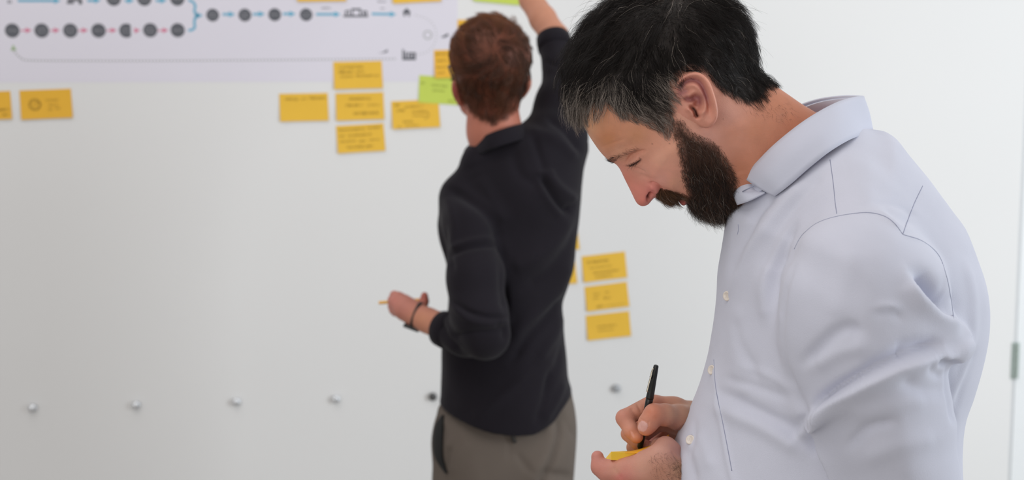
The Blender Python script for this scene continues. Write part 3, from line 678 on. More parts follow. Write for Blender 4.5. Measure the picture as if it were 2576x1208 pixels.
# ---- writing hand (his right), and the hand that holds the notes (his left): palm, four fingers and a thumb each
def finish_hand(v, rel=None, sm=2):
    V, Q = v.mesh(sm); N = vnormals(V, Q); x, y = proj(V)
    if rel: V = V+N*(strokes(x, y, rel)*np.clip(-N[:, 1]*1.5, 0, 1))[:, None]
    return V, Q, x, y
k_ = 1/2236
v = Vox(P(1535, 1330, 1.53), (P(1960, 0, 1.75)[0], 1.80, P(0, 975, 1.6)[2]), 0.0009)
v.lo = v.lo
px = lambda r: r*k_
v.chain([(1640, 1016, 1.622, px(23)), (1571, 1052, 1.610, px(22)), (1588, 1084, 1.599, px(20)), (1601, 1099, 1.595, px(17.5))], .003)                     # index
v.chain([(1655, 1035, 1.645, px(24)), (1600, 1068, 1.646, px(20)), (1581, 1092, 1.628, px(20)), (1603, 1116, 1.616, px(17)), (1630, 1122, 1.612, px(14))], .0012)     # middle
v.chain([(1668, 1055, 1.662, px(24)), (1620, 1095, 1.664, px(19)), (1595, 1126, 1.645, px(20)), (1618, 1148, 1.634, px(17)), (1643, 1148, 1.630, px(14))], .0012)     # ring
v.chain([(1685, 1085, 1.676, px(24)), (1650, 1120, 1.676, px(18)), (1630, 1150, 1.650, px(18)), (1650, 1162, 1.642, px(15)), (1668, 1160, 1.640, px(12))], .0025)     # little
v.chain([(1743, 1054, 1.648, px(44)), (1695, 1034, 1.634, px(34)), (1655, 1020, 1.630, px(26))], .008)
v.chain([(1745, 1066, 1.658, px(46)), (1700, 1058, 1.662, px(34)), (1672, 1052, 1.660, px(26))], .008)
v.chain([(1745, 1060, 1.635, px(42)), (1705, 1050, 1.606, px(32)), (1672, 1044, 1.588, px(27)), (1646, 1043, 1.580, px(26)), (1630, 1066, 1.577, px(24)), (1624, 1077, 1.577, px(19.5))], .005)   # thumb
v.chain([(1745, 1088, 1.676, px(44)), (1700, 1088, 1.682, px(36)), (1680, 1092, 1.684, px(30)), (1650, 1108, 1.684, px(24))], .006)
v.chain([(1745, 1060, 1.648, px(46)), (1800, 1075, 1.68, px(52)), (1900, 1110, 1.75, px(66))], .01)
R1 = finish_hand(v, [([(1722, 1096), (1738, 1075), (1745, 1050)], -.0012, 3), ([(1705, 1085), (1722, 1070)], -.0008, 3), ([(1604, 1018), (1612, 1034)], -.001, 4), ([(1590, 1030), (1604, 1050)], -.0015, 6), ([(1640, 1030), (1646, 1042)], .0008, 8),
    ([(1609, 1056), (1611, 1068), (1614, 1082)], -.0005, 2), ([(1632, 1062), (1630, 1078)], -.0006, 2), ([(1613, 1055), (1630, 1062)], -.0006, 2), ([(1585, 1088), (1588, 1100)], -.0005, 2.5)])
v = Vox((P(1478, 0, 1.53)[0], 1.46, P(0, 1420, 1.5)[2]), (P(1960, 0, 1.5)[0], 1.68, P(0, 1062, 1.6)[2]), 0.0009)
v.chain([(1503, 1150, 1.572, px(16)), (1508, 1176, 1.568, px(19)), (1530, 1186, 1.562, px(27)), (1575, 1188, 1.556, px(36)), (1622, 1182, 1.552, px(42))], .006)      # index, tip hooked up
v.chain([(1520, 1226, 1.585, px(16)), (1545, 1228, 1.58, px(20)), (1600, 1230, 1.572, px(24)), (1650, 1222, 1.565, px(34))], .004)
v.chain([(1530, 1238, 1.602, px(16)), (1560, 1244, 1.60, px(20)), (1610, 1246, 1.592, px(24)), (1660, 1236, 1.58, px(34))], .004)
v.chain([(1560, 1252, 1.622, px(14)), (1585, 1258, 1.62, px(18)), (1625, 1258, 1.61, px(22)), (1670, 1246, 1.595, px(32))], .004)
v.chain([(1625, 1190, 1.552, px(40)), (1664, 1182, 1.556, px(48)), (1690, 1206, 1.560, px(50)), (1720, 1242, 1.560, px(50))], .012)
v.chain([(1650, 1222, 1.570, px(40)), (1700, 1240, 1.575, px(50))], .012)
v.chain([(1690, 1175, 1.570, px(40)), (1684, 1138, 1.567, px(29)), (1674, 1125, 1.568, px(25)), (1660, 1124, 1.588, px(21)), (1650, 1128, 1.606, px(18)), (1640, 1134, 1.612, px(15))], .005)   # thumb
v.chain([(1664, 1150, 1.552, px(34)), (1640, 1165, 1.552, px(28))], .012)
v.chain([(1715, 1236, 1.562, px(50)), (1790, 1290, 1.545, px(58)), (1900, 1345, 1.50, px(74))], .012)
L1 = finish_hand(v, [([(1690, 1135), (1704, 1160), (1716, 1185)], -.0012, 3), ([(1698, 1128), (1712, 1155)], .0008, 4), ([(1512, 1162), (1521, 1168)], -.0008, 3), ([(1545, 1180), (1560, 1200)], -.0006, 6), ([(1700, 1165), (1690, 1172)], -.0006, 2), ([(1708, 1176), (1696, 1184)], -.0006, 2), ([(1714, 1187), (1702, 1193)], -.0006, 2)])
def hand_col(x, y, pts):
    return idw(x, y, [c[:2] for c in pts], np.array([srgb(*c[2]) for c in pts]), 2.5)*np.array([.98, 1.05, 1.12])
CR = hand_col(R1[2], R1[3], [(1600, 1010, (190, 130, 105)), (1565, 1045, (200, 132, 110)), (1585, 1065, (206, 140, 116)), (1600, 1100, (214, 142, 108)), (1640, 1040, (204, 126, 98)), (1700, 1040, (184, 134, 108)), (1740, 1040, (178, 132, 104)), (1700, 1080, (186, 126, 104)), (1590, 1120, (194, 130, 96)), (1625, 1090, (210, 140, 112)), (1640, 1110, (196, 124, 108))])
CR = blend(CR, (224, 176, 168), np.clip(inpoly(R1[2], R1[3], [(1608, 1062), (1614, 1058), (1622, 1060), (1630, 1066), (1631, 1074), (1626, 1084), (1618, 1088), (1608, 1085), (1602, 1077)])/2.0, 0, 1)*(R1[0][:, 1] < 1.575)*0.85)
CR = blend(CR, (222, 164, 148), np.clip(inpoly(R1[2], R1[3], [(1585, 1084), (1592, 1086), (1597, 1096), (1596, 1104), (1588, 1098)])/2.0, 0, 1)*(R1[0][:, 1] < 1.60)*0.8)
CL = hand_col(L1[2], L1[3], [(1500, 1145, (200, 130, 115)), (1500, 1180, (196, 126, 108)), (1550, 1185, (198, 138, 114)), (1560, 1200, (206, 118, 105)), (1620, 1170, (200, 142, 118)), (1670, 1130, (202, 146, 126)), (1660, 1190, (194, 134, 108)), (1710, 1180, (182, 132, 102)), (1700, 1130, (186, 130, 114))])
# ---- one body: head, neck and trunk, arms running inside the sleeves
vb = Vox((0.2, 1.34, 0.80), (0.62, 1.86, 1.48), 0.006)
vb.F[:] = 0.1
for s in (-1, 1): vb.cone((0.40, Y0+s*0.12, 1.36), (0.41, Y0+s*0.165, 1.18), .05, .042, .03)
vb.cone((0.37, Y0, 1.42), (0.38, Y0, 1.0), .09, .10, .06, sy=1.3); vb.cone((0.40, Y0-.1, 1.37), (0.40, Y0+.1, 1.37), .05, .05, .05)
vb.cone((0.37, Y0, 1.02), (0.40, Y0, 0.90), .09, .085, .04, sy=1.25)
for s in (-1, 1): vb.cone((0.41, Y0+s*0.165, 1.18), (0.36, Y0+s*.16, 1.13), .042, .036, .02)
TV, TQ = vb.mesh(2)
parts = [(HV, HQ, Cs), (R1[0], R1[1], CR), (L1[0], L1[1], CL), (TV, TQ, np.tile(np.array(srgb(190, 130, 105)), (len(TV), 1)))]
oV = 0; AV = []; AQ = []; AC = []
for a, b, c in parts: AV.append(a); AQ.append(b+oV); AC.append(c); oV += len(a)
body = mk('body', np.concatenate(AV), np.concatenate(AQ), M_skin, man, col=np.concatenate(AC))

# eyes: small globes behind the lowered lids, and lashes
for s in (-1, 1):
    c = P(1603, 405, Y0-0.0135)+np.array([0, (0.0 if s < 0 else 0.027), 0])
    bmv = []; bmf = []
    nu, nv_ = 16, 10
    for i in range(nv_+1):
        for j in range(nu): a = math.pi*i/nv_; b_ = 2*math.pi*j/nu; bmv.append((c[0]+.0105*math.sin(a)*math.cos(b_), c[1]+.0105*math.sin(a)*math.sin(b_), c[2]+.0105*math.cos(a)))
    for i in range(nv_):
        for j in range(nu): bmf.append((i*nu+j, i*nu+(j+1) % nu, (i+1)*nu+(j+1) % nu, (i+1)*nu+j))
    mk('eye', bmv, bmf, mat('eye_white', srgb(225, 215, 208), 0.2) if s < 0 else bpy.data.materials['eye_white'], man)

# ---- hair
bvh = BVHTree.FromPolygons([tuple(p) for p in HV.tolist()], HQ.tolist())
def hug(off):
    def f(p):
        q = p.copy()
        for i in range(len(p)):
            loc, n, _, _ = bvh.find_nearest(p[i], 0.03)
            if loc is not None:
                d = (Vector(p[i])-loc).dot(n)
                if d < off: q[i] = np.array(loc+n*off)
        return q
    return f
def guides(x, y, g):
    """g: (px,py, dx,dy, length mm, lift, grey)"""
    a = np.array([[q[2], q[3], q[4], q[5], q[6]] for q in g], float); n = np.hypot(a[:, 0], a[:, 1]); a[:, 0] /= n; a[:, 1] /= n
    return idw(x, y, [q[:2] for q in g], a, 3)
hg_ = [(1450, 250, -.7, .9, 42, .95, .85), (1465, 285, -.45, 1, 26, .6, .95), (1450, 200, -1, .6, 54, 1.0, .12), (1465, 140, -1, .45, 54, .95, .02), (1500, 80, -1, .35, 56, .95, .0), (1560, 20, -1, .3, 54, .95, .0), (1640, -20, -.8, .1, 40, .8, 0), (1720, -40, -.3, -.1, 38, .8, 0),
       (1500, 240, -.35, 1, 34, .35, .05), (1500, 275, -.1, 1, 15, .3, .75), (1540, 285, .4, 1, 15, .25, .6), (1580, 295, .7, .7, 14, .2, .6), (1620, 310, .9, .45, 12, .18, .6), (1660, 330, .8, .6, 11, .18, .5), (1685, 300, .5, .8, 12, .2, .5), (1690, 250, .7, .5, 15, .25, .35),
       (1560, 220, .1, 1, 34, .35, .02), (1620, 250, .5, .9, 28, .28, .12), (1660, 275, .9, .45, 16, .2, .5), (1660, 215, .7, .6, 28, .28, .03), (1600, 150, -.3, 1, 40, .45, .02), (1540, 150, -.7, .7, 46, .6, .0), (1680, 130, .3, 1, 38, .4, .0), (1640, 70, -.4, .9, 42, .6, 0),
       (1700, 180, .9, .5, 26, .25, .04), (1740, 155, 1, .6, 26, .25, .0), (1780, 180, .8, .8, 24, .2, .0), (1760, 90, .7, .8, 36, .45, 0), (1740, 20, .5, .5, 40, .6, 0), (1800, 0, .9, .5, 38, .6, 0), (1850, 40, .9, .6, 32, .6, 0), (1885, 100, .7, .8, 28, .55, 0),
       (1830, 130, .7, .8, 30, .4, 0), (1890, 150, .75, .8, 32, .6, 0), (1905, 185, .8, .9, 32, .55, 0), (1850, 200, .6, .9, 24, .25, 0), (1900, 230, .25, 1, 17, .25, 0), (1870, 250, .3, 1, 12, .15, 0), (1820, 225, .5, .9, 14, .15, 0), (1930, 225, .4, 1, 12, .3, 0)]
def hair_batch(n, mask, r0, K, jit, clump, lscale=1.0, off=0.0006, cs=70, gl=None, wv=.22):
    R, Nn = sample_surf(HV, HQ, HN, mask, n); x, y = side_px(R); g = guides(x, y, gl or hg_)
    a = np.clip(inpoly(x, y, hair_edge)/14.0, 0.25, 1)
    far = R[:, 1] > Y0
    D = np.stack([g[:, 0], np.zeros(n), -g[:, 1]], 1)
    Ln = g[:, 2]*mm*rng.uniform(.65, 1.12, n)*lscale*a**0.5
    pts = grow(R, Nn, D, Ln, g[:, 3]*rng.uniform(.6, 1.25, n), K, jit, .10, clump, cs, fall=1.6, wave=wv)
    tx, ty = side_px(pts[:, 4]); ht = inpoly(tx, ty, hair_edge); gp = np.where(tx < 1500, .82*np.clip((ty-222)/80, 0, 1)**.8, .72*np.clip(1.25-ht/52, 0, 1))*(tx < 1712)*(ty > 190)*(y > 170)+.012
    grey = rng.random(n) < gp
    dark = np.array(srgb(25, 20, 18)); base = dark[None]*rng.uniform(.5, 1.7, (n, 1)); base[:, 0] *= 1.05
    gr = np.array(srgb(156, 145, 136))[None]*rng.uniform(.35, 1.5, (n, 1)); soft = np.clip((y-255)/30, 0, 1)*(x > 1490)*(x < 1705)*(y > 240); base = base*(1-soft[:, None]*.8)+np.array(srgb(74, 62, 55))*rng.uniform(.6, 1.4, (n, 1))*soft[:, None]*.8
    col = np.where(grey[:, None], gr, base)
    return pts, col
hm = (hd > 1) & (ed < 0) & (HN[:, 2] > -2) & ~isear
surf = hug(.0008)
gd, _ = hair_batch(750, hm, 0, 7, .16, .55, 1.12, cs=60, wv=.30)
p1, c1 = hair_batch(19000, hm, 0, 7, .15, .40, cs=52)
p1 = locks(p1, gd, .85, .22)
flat = p1[:, 1:].reshape(-1, 3); p1[:, 1:] = surf(flat).reshape(len(p1), -1, 3)
p2, c2 = hair_batch(1500, hm, 0, 7, .40, .6, 1.1, cs=75)
V1, F1, K1 = strand_mesh(p1, .00016, c1, .3); V2, F2, K2 = strand_mesh(p2, .00008, c2, .4)
mk('hair', np.concatenate([V1, V2]), np.concatenate([F1, F2+len(V1)]), M_hair, man, col=np.concatenate([K1, K2]))
# ---- beard and moustache
bg_ = [(1690, 320, .5, 1, 7, .35, .22), (1700, 350, .4, 1, 8, .4, .2), (1740, 330, .6, 1, 7, .4, .12), (1720, 400, .3, 1, 12, .5, .10), (1780, 370, .5, .9, 10, .45, .06), (1820, 400, .5, 1, 12, .5, .08), (1760, 430, .35, 1, 16, .55, .08), (1730, 470, .3, 1, 14, .5, .06), (1840, 450, .4, 1, 14, .6, .03),
       (1800, 470, .3, 1, 20, .6, .02), (1760, 500, .2, 1, 19, .6, .04), (1740, 520, .3, 1, 16, .7, .06), (1770, 540, .45, 1, 19, .8, .30), (1810, 545, .35, 1, 22, .8, .25), (1840, 530, .2, 1, 20, .7, .08),
       (1652, 492, .4, 1, 12, .6, .03), (1665, 488, .65, 1, 15, .7, .03), (1685, 490, .75, 1, 17, .7, .05), (1705, 490, 1, .6, 14, .6, .05), (1722, 490, .8, .7, 10, .5, .05)]
lip_hole = [(1704, 505), (1712, 500), (1726, 504), (1728, 516), (1718, 522), (1708, 514)]
bm = (bd > 1) & (ed < 1) & ~isear & (inpoly(hx, hy, lip_hole) < 0)
def beard_batch(n, K, jit, clump, ls=1.0):
    R, Nn = sample_surf(HV, HQ, HN, bm, n); x, y = side_px(R); g = guides(x, y, bg_)
    e = np.clip(inpoly(x, y, beard_edge)/20.0, .0, 1)
    keep = rng.random(n) < np.clip(.25+e*1.6, 0, 1); R, Nn, x, y, g, e = R[keep], Nn[keep], x[keep], y[keep], g[keep], e[keep]; n = len(R)
    D = np.stack([g[:, 0], np.zeros(n), -g[:, 1]], 1); D[:, 1] += rng.normal(size=n)*.2
    pts = grow(R, Nn, D, g[:, 2]*mm*rng.uniform(.55, 1.15, n)*ls*(.5+.5*e), g[:, 3]*rng.uniform(.6, 1.4, n), K, jit, .30, clump, 120)
    grey = rng.random(n) < g[:, 4]*.55
    mous = inpoly(x, y, [(1640, 470), (1730, 470), (1730, 500), (1700, 515), (1640, 515)]) > 0
    up = np.clip((445-y)/70, 0, 1)[:, None]
    base = np.where(mous[:, None], np.array(srgb(92, 64, 42)), np.array(srgb(42, 31, 26))*(1-up)+np.array(srgb(84, 60, 48))*up)*rng.uniform(.5, 1.8, (n, 1))
    br = (rng.random(n) < .18)[:, None]; base = np.where(br, np.array(srgb(96, 64, 46))*rng.uniform(.5, 1.3, (n, 1)), base)
    col = np.where(grey[:, None], np.array(srgb(170, 160, 150))*rng.uniform(.4, 1.3, (n, 1)), base)
    ok = np.ones(n, bool)
    for q in range(1, K):
        ax, ay = side_px(pts[:, q]); ok &= inpoly(ax, ay, [(1706, 507), (1713, 503), (1726, 507), (1728, 517), (1717, 521)]) < 0
    return pts[ok], col[ok]
p1, c1 = beard_batch(20000, 5, .42, .45)
V1, F1, K1 = strand_mesh(p1, .00011, c1, .35)
p2, c2 = beard_batch(1000, 6, .7, .5, 1.05); V2, F2, K2 = strand_mesh(p2, .00007, c2, .4)
mk('beard', np.concatenate([V1, V2]), np.concatenate([F1, F2+len(V1)]), M_beard, man, col=np.concatenate([K1, K2]))
mp_ = [(1650, 484), (1664, 478), (1684, 481), (1706, 488), (1722, 496), (1706, 503), (1690, 504), (1670, 502), (1650, 499)]
bm = (inpoly(hx, hy, mp_) > 0); beard_edge = [(1640, 470), (1735, 470), (1735, 520), (1640, 520)]
p1, c1 = beard_batch(4200, 6, .30, .25); V1, F1, K1 = strand_mesh(p1, .00012, c1, .35)
mk('moustache', V1, F1, M_beard, man, col=K1)
# ---- brows and lashes, stray hairs on neck and hand
def patch_strands(nm, n, poly, D, ln, lift, r0, colr, jit=.25, src=None, K=4, near=True, dens=None):
    V_, Q_, N_ = src; x, y = (side_px(V_) if src[0] is HV else proj(V_))
    m = (inpoly(x, y, poly) > 0); m &= np.isin(np.arange(len(V_)), Q_[:, 0])
    if near: m &= (N_[:, 1] < .2)
    if m.sum() < 3: return
    R, Nn = sample_surf(V_, Q_, N_, m, n)
    pts = grow(R, Nn, np.tile(np.array([D[0], 0, -D[1]], float), (n, 1)), ln*mm*rng.uniform(.5, 1.2, n), np.full(n, lift), K, jit, .15, .2, 150)
    V, F, K_ = strand_mesh(pts, r0, np.array(srgb(*colr))[None]*rng.uniform(.6, 1.5, (n, 1)), .3); return V, F, K_
S = [patch_strands('b', 170, [(1529, 403), (1545, 392), (1560, 392), (1556, 402), (1540, 412), (1533, 411)], (-.9, .5), 6, .45, .00014, (40, 28, 24), .3, (HV, HQ, HN), near=False),
     patch_strands('b', 190, [(1548, 392), (1575, 376), (1600, 370), (1604, 377), (1580, 386), (1555, 398)], (.9, -.2), 6, .25, .00009, (92, 64, 50), .3, (HV, HQ, HN), near=False)]
V, F, K_ = S[0]; V2, F2, K2 = S[1]
mk('eyebrow', np.concatenate([V, V2]), np.concatenate([F, F2+len(V)]), M_beard, man, col=np.concatenate([K_, K2]))
_full = HN
for sd in (-1, 1):
    hq_ = HQ[((HV[HQ[:, 0], 1]-Y0)*sd) > 0]
    S = patch_strands('l', 60, [(1583, 414), (1597, 408), (1611, 397), (1614, 402), (1600, 413), (1586, 419)], (-.45, 1), 7.5, .5, .00011, (24, 17, 15), .22, (HV, hq_, HN), near=False)
    mk('eyelash', S[0], S[1], M_beard, man, col=S[2])['kind'] = 'stuff'
S = [patch_strands('n', 170, [(1850, 262), (1925, 255), (1990, 262), (2010, 300), (1960, 310), (1880, 290)], (.2, 1), 6, .2, .00006, (60, 44, 38), .5, (HV, HQ, HN))]
LN = vnormals(L1[0], L1[1]); RN = vnormals(R1[0], R1[1])
S.append(patch_strands('n', 300, [(1630, 1150), (1665, 1135), (1700, 1150), (1726, 1200), (1690, 1215), (1640, 1210)], (.5, .9), 8, .2, .00006, (48, 34, 28), .55, (L1[0], L1[1], LN), K=5))
S.append(patch_strands('n', 110, [(1690, 1165), (1712, 1165), (1728, 1205), (1690, 1205)], (.4, .9), 8, .2, .00007, (40, 28, 24), .55, (L1[0], L1[1], LN), K=5))
VV = []; FF = []; KK = []; o = 0
for a, b, c in S: VV.append(a); FF.append(b+o); KK.append(c); o += len(a)
hh = mk('fine_body_hair', np.concatenate(VV), np.concatenate(FF), M_beard, man, col=np.concatenate(KK)); hh['kind'] = 'stuff'

# ---- shirt: trunk and sleeves sculpted together
YB = 1.585
sh_ol = [(2105, 305), (2150, 310), (2190, 326), (2222, 330), (2247, 348), (2277, 386), (2321, 441), (2371, 508), (2414, 562), (2443, 637), (2463, 701), (2470, 750), (2470, 801), (2457, 880), (2427, 985), (2406, 1050), (2400, 1154), (2410, 1300), (2405, 1500), (2390, 1640),
         (2100, 1660), (1800, 1640), (1735, 1560), (1690, 1400), (1672, 1280), (1686, 1170), (1705, 1104), (1722, 1075), (1750, 1018), (1768, 968), (1786, 905), (1792, 860), (1799, 800), (1806, 746), (1810, 691), (1819, 620), (1826, 570), (1833, 528), (1851, 510), (1866, 486), (1905, 425), (1965, 360), (2040, 315)]
sh_ol = [(x, y, YB) for x, y in sh_ol]
sh_ct = [(2135, 350, .098), (2185, 335, .09), (2085, 382, .104), (2030, 425, .104), (1965, 480, .094), (1930, 495, .094), (1895, 500, .082), (1870, 530, .075), (1850, 560, .07), (2000, 560, .13), (2080, 500, .15), (2180, 480, .175), (2250, 430, .13), (2300, 520, .16), (2380, 620, .15), (2430, 740, .15), (2420, 860, .15),
         (1850, 650, .095), (1840, 760, .11), (1900, 700, .14), (1980, 800, .165), (1830, 900, .13), (1900, 950, .165), (1780, 1050, .12), (1850, 1100, .16), (2000, 1100, .175), (2200, 900, .17), (2350, 1000, .155), (1760, 1200, .14), (2000, 1300, .18), (2300, 1300, .17), (2000, 1600, .18), (1800, 1500, .16), (2350, 1600, .17), (2150, 650, .175)]
v = Vox((P(1665, 0, YB)[0]-.01, 1.32, .93), (P(2490, 0, YB)[0]+.01, 1.86, P(0, 320, YB)[2]+.01), 0.0029)
Ft, Wt = inflate(v, sh_ol, sh_ct, YB, .78, .02, 3); v.F = Ft
def arm(v, Yc, mirror):
    Ys = Yc if not mirror else 2*YB-Yc
    ol = [(2004, 650), (2022, 598), (2060, 560), (2108, 541), (2177, 532), (2240, 548), (2300, 590), (2350, 640), (2382, 700), (2397, 770), (2416, 830), (2427, 862), (2412, 893), (2384, 908), (2386, 960), (2398, 1040), (2397, 1110), (2412, 1200), (2424, 1300), (2400, 1390), (2310, 1430), (2180, 1400), (2098, 1310),
          (2084, 1208), (2056, 1140), (2040, 1085), (2030, 1055), (2004, 1040), (2000, 990), (1985, 952), (1965, 890), (1958, 800), (1970, 710)]
    ct = [(2100, 600, .062), (2200, 600, .066), (2300, 680, .068), (2050, 700, .058), (2000, 800, .055), (2200, 780, .078), (2340, 820, .070), (2020, 950, .055), (2150, 950, .078), (2300, 950, .078), (2150, 1100, .076), (2300, 1150, .078), (2380, 1100, .07), (2250, 1300, .07), (2100, 1180, .065)]
    olw = [(x, y, Yc) for x, y in ol]
    vv = v.F; f, _ = inflate(v, olw, ct, Yc, .95, .02, 3)
    return f
Fa = arm(v, 1.425, False)
c = int(round((YB-v.ax[1][0])/v.h))
Fm = np.full_like(Fa, .1); n = Fa.shape[1]
for j in range(n):
    k = 2*c-j
    if 0 <= k < n: Fm[:, j] = Fa[:, k]
v.F = smin(smin(v.F, Fa, .022), Fm, .022)
# forearm sleeves (below and behind the picture)
v.cone(P(2240, 1330, 1.425), P(1900, 1345, 1.50), .062, .048, .02)
v.cone(P(2150, 1200, 1.745), P(1850, 1095, 1.72), .062, .050, .02)
SV, SQ = v.mesh(2); del v, Ft, Fa, Fm
SN = vnormals(SV, SQ); sx, sy = proj(SV)
near = np.clip(-SN[:, 1]*2.2, 0, 1)*(SV[:, 1] < YB+.03)
T = lambda cx, cy: (1700+cx/1.986, 600+cy/1.986)
folds = [
    ([T(1340, 560), T(1180, 608), T(1000, 685), T(880, 750), T(760, 822), T(680, 890), T(640, 940)], 12*mm, 38, 6),
    ([T(1310, 530), T(1150, 580), T(960, 665), T(800, 755), T(700, 840)], -10*mm, 10),
    ([T(1180, 200), T(1230, 290), T(1330, 370), T(1410, 440), T(1445, 510)], 8*mm, 10, 30),
    ([T(1215, 185), T(1280, 250), T(1370, 350)], -15*mm, 21), ([T(1260, 250), T(1350, 350)], -9*mm, 14),
    ([T(1445, 510), T(1410, 580), T(1320, 590)], 6*mm, 14), ([T(1300, 605), T(1330, 615), T(1380, 600)], -9*mm, 9),
    ([T(1100, 555), T(1200, 530), T(1310, 520)], -5*mm, 15),
    ([T(640, 620), T(720, 540), T(800, 470), T(870, 445), T(920, 470)], -5*mm, 13), ([T(700, 640), T(820, 570), T(950, 540)], 3*mm, 18),
    ([T(950, 640), T(1050, 590), T(1150, 560)], -3*mm, 12),
    ([T(590, 140), T(540, 260), T(522, 400), T(522, 560), T(560, 680), T(608, 775)], -7*mm, 8, 12),
    ([T(560, 60), T(500, 170), T(490, 300), T(510, 420)], -4*mm, 14), ([T(470, 130), T(440, 260), T(450, 400)], 3*mm, 16),
    ([T(720, 850), T(705, 950), T(712, 1040), T(760, 1130), T(790, 1208), T(800, 1280)], 7*mm, 22, 4), ([T(610, 780), T(640, 880), T(680, 960), T(690, 1060)], -6*mm, 12),
    ([T(600, 960), T(650, 985), T(700, 870)], 4*mm, 10), ([T(700, 860), T(690, 900)], -5*mm, 8),
    ([T(210, 765), T(330, 820), T(450, 880), T(600, 965), T(700, 1060)], -4*mm, 14), ([T(180, 830), T(330, 900), T(480, 970), T(620, 1060)], 4*mm, 20),
    ([T(250, 700), T(400, 740), T(560, 800)], -2.5*mm, 10), ([T(300, 400), T(340, 560), T(420, 700)], -2*mm, 12), ([T(340, 640), T(480, 690), T(590, 760)], 2*mm, 9),
    ([T(190, 590), T(198, 740), T(225, 900), T(255, 1050), T(280, 1170), T(320, 1300)], 2.6*mm, 5, 9), ([T(95, 900), T(90, 1000), T(60, 1080)], -3*mm, 7), ([T(120, 1000), T(170, 1120)], 2*mm, 14),
    ([(1950, 492), (1911, 530), (1880, 590), (1858, 640), (1838, 700)], -5*mm, 12), ([(2036, 459), (1971, 518), (1915, 590), (1868, 655), (1837, 730)], 4*mm, 12, 20),
    ([(2070, 440), (2010, 500), (1950, 590), (1910, 680)], -3*mm, 14), ([(2000, 570), (1962, 640), (1944, 700), (1953, 780)], -5*mm, 11), ([(2030, 560), (1990, 640), (1975, 720)], 2.5*mm, 11), ([(1850, 530), (1838, 600), (1825, 700)], 2*mm, 10), ([(1860, 760), (1850, 900), (1880, 1000)], 3*mm, 26),
    ([(2225, 520), (2260, 550), (2300, 560)], -1.6*mm, 8), ([(2210, 540), (2250, 566), (2290, 580)], 1.4*mm, 6), ([(2190, 510), (2250, 516), (2310, 545)], -1.4*mm, 7),
    ([(2321, 468), (2300, 520), (2280, 560), (2272, 588)], -1.2*mm, 3, 9), ([(2060, 562), (2105, 545), (2177, 534), (2222, 542), (2262, 580)], 1.8*mm, 7, 3), ([(2272, 590), (2321, 607), (2361, 644), (2382, 700), (2392, 760)], 1.8*mm, 5, 4),
    ([(2378, 700), (2400, 780), (2412, 850)], -3*mm, 10), ([(2430, 660), (2450, 760), (2440, 880), (2410, 980)], 3*mm, 12), ([(2452, 880), (2425, 960), (2405, 1040)], -3*mm, 9), ([(2385, 920), (2392, 1000), (2400, 1060)], -5*mm, 8),
    ([T(860, 1040), T(940, 960), T(1010, 925), T(1090, 915)], -4*mm, 10), ([T(880, 880), T(1050, 840), T(1250, 790)], 3*mm, 26), ([T(940, 1100), T(1100, 1040), T(1300, 1000)], 2.5*mm, 26), ([T(1120, 690), T(1220, 760), T(1360, 760)], -3*mm, 16),
    ([T(1010, 350), T(1060, 340), T(1120, 350)], 2.5*mm, 9), ([T(1000, 380), T(1080, 365), T(1130, 400)], -2*mm, 9), ([T(1240, 615), T(1270, 660), T(1330, 690)], -4*mm, 10),
    ([(2120, 400), (2180, 420), (2240, 470)], 1.5*mm, 22), ([(2150, 620), (2120, 720), (2100, 800)], 1.5*mm, 30), ([(1700, 1110), (1730, 1150), (1745, 1210)], -4*mm, 12)]
D = strokes(sx, sy, folds)*near*1.2
D += (vnoise(SV, 22)*1.4+vnoise(SV+5, 48)*.6)*mm*.8
SV = SV+SN*D[:, None]
SV = relax(SV, SQ, 3)
shirt = mk('shirt', SV, SQ, M_shirt, man)
sbvh = BVHTree.FromPolygons([tuple(p) for p in SV.tolist()], SQ.tolist())
def onto(bv, pts, n=8, off=0.0):
    """follow a line measured on the photograph along the real surface"""
    out = []
    for p in catmull(pts, n):
        d = Vector(ray(*p)).normalized(); h = bv.ray_cast(Vector((0, 0, EYE)), d)
        if h[0] is not None: out.append(np.array(h[0]-d*off))
    return np.array(out)
for s in ([(2088, 402), (2096, 460), (2101, 510), (2105, 538)], [(2321, 468), (2300, 512), (2283, 556), (2271, 590)],
          [(1998, 627), (2012, 600), (2028, 582), (2058, 560), (2108, 544), (2177, 535), (2222, 543), (2250, 562), (2271, 590)], [(2271, 590), (2321, 607), (2361, 642), (2381, 696), (2391, 746), (2399, 800)],
          [(1796, 905), (1801, 978), (1816, 1053), (1829, 1120), (1841, 1185)]):
    p = onto(sbvh, s)
    if len(p) > 3: V, F = tube(p, .00042, 5); mk('seam', V, F, M_seam, shirt)
# buttons
def button(p, n, r=.0056, name='button', par=None):
    n = Vector(n).normalized(); q = n.to_track_quat('Z', 'Y').to_matrix()
    V = []; F = []; k = 20; pr = [(r*.93, 0), (r, .0008), (r*.95, .0016), (r*.72, .0018), (r*.62, .0011), (0.0002, .0011)]
    for rr_, z in pr:
        for i in range(k): a = 2*math.pi*i/k; V.append(tuple(Vector(p)+q @ Vector((rr_*math.cos(a), rr_*math.sin(a), z))))
    for i in range(len(pr)-1):
        for j in range(k): a = i*k+j; b = i*k+(j+1) % k; F.append((a, b, b+k, a+k))
    for sx_, sy_ in ((1, 1), (1, -1), (-1, 1), (-1, -1)):
        c = Vector(p)+q @ Vector((sx_*r*.2, sy_*r*.2, .0012)); o = len(V)
        for i in range(6): a = i*math.pi/3; V.append(tuple(c+q @ Vector((r*.1*math.cos(a), r*.1*math.sin(a), .0002))))
        F.append(tuple(range(o, o+6)))
    return mk(name, V, F, M_button, par)
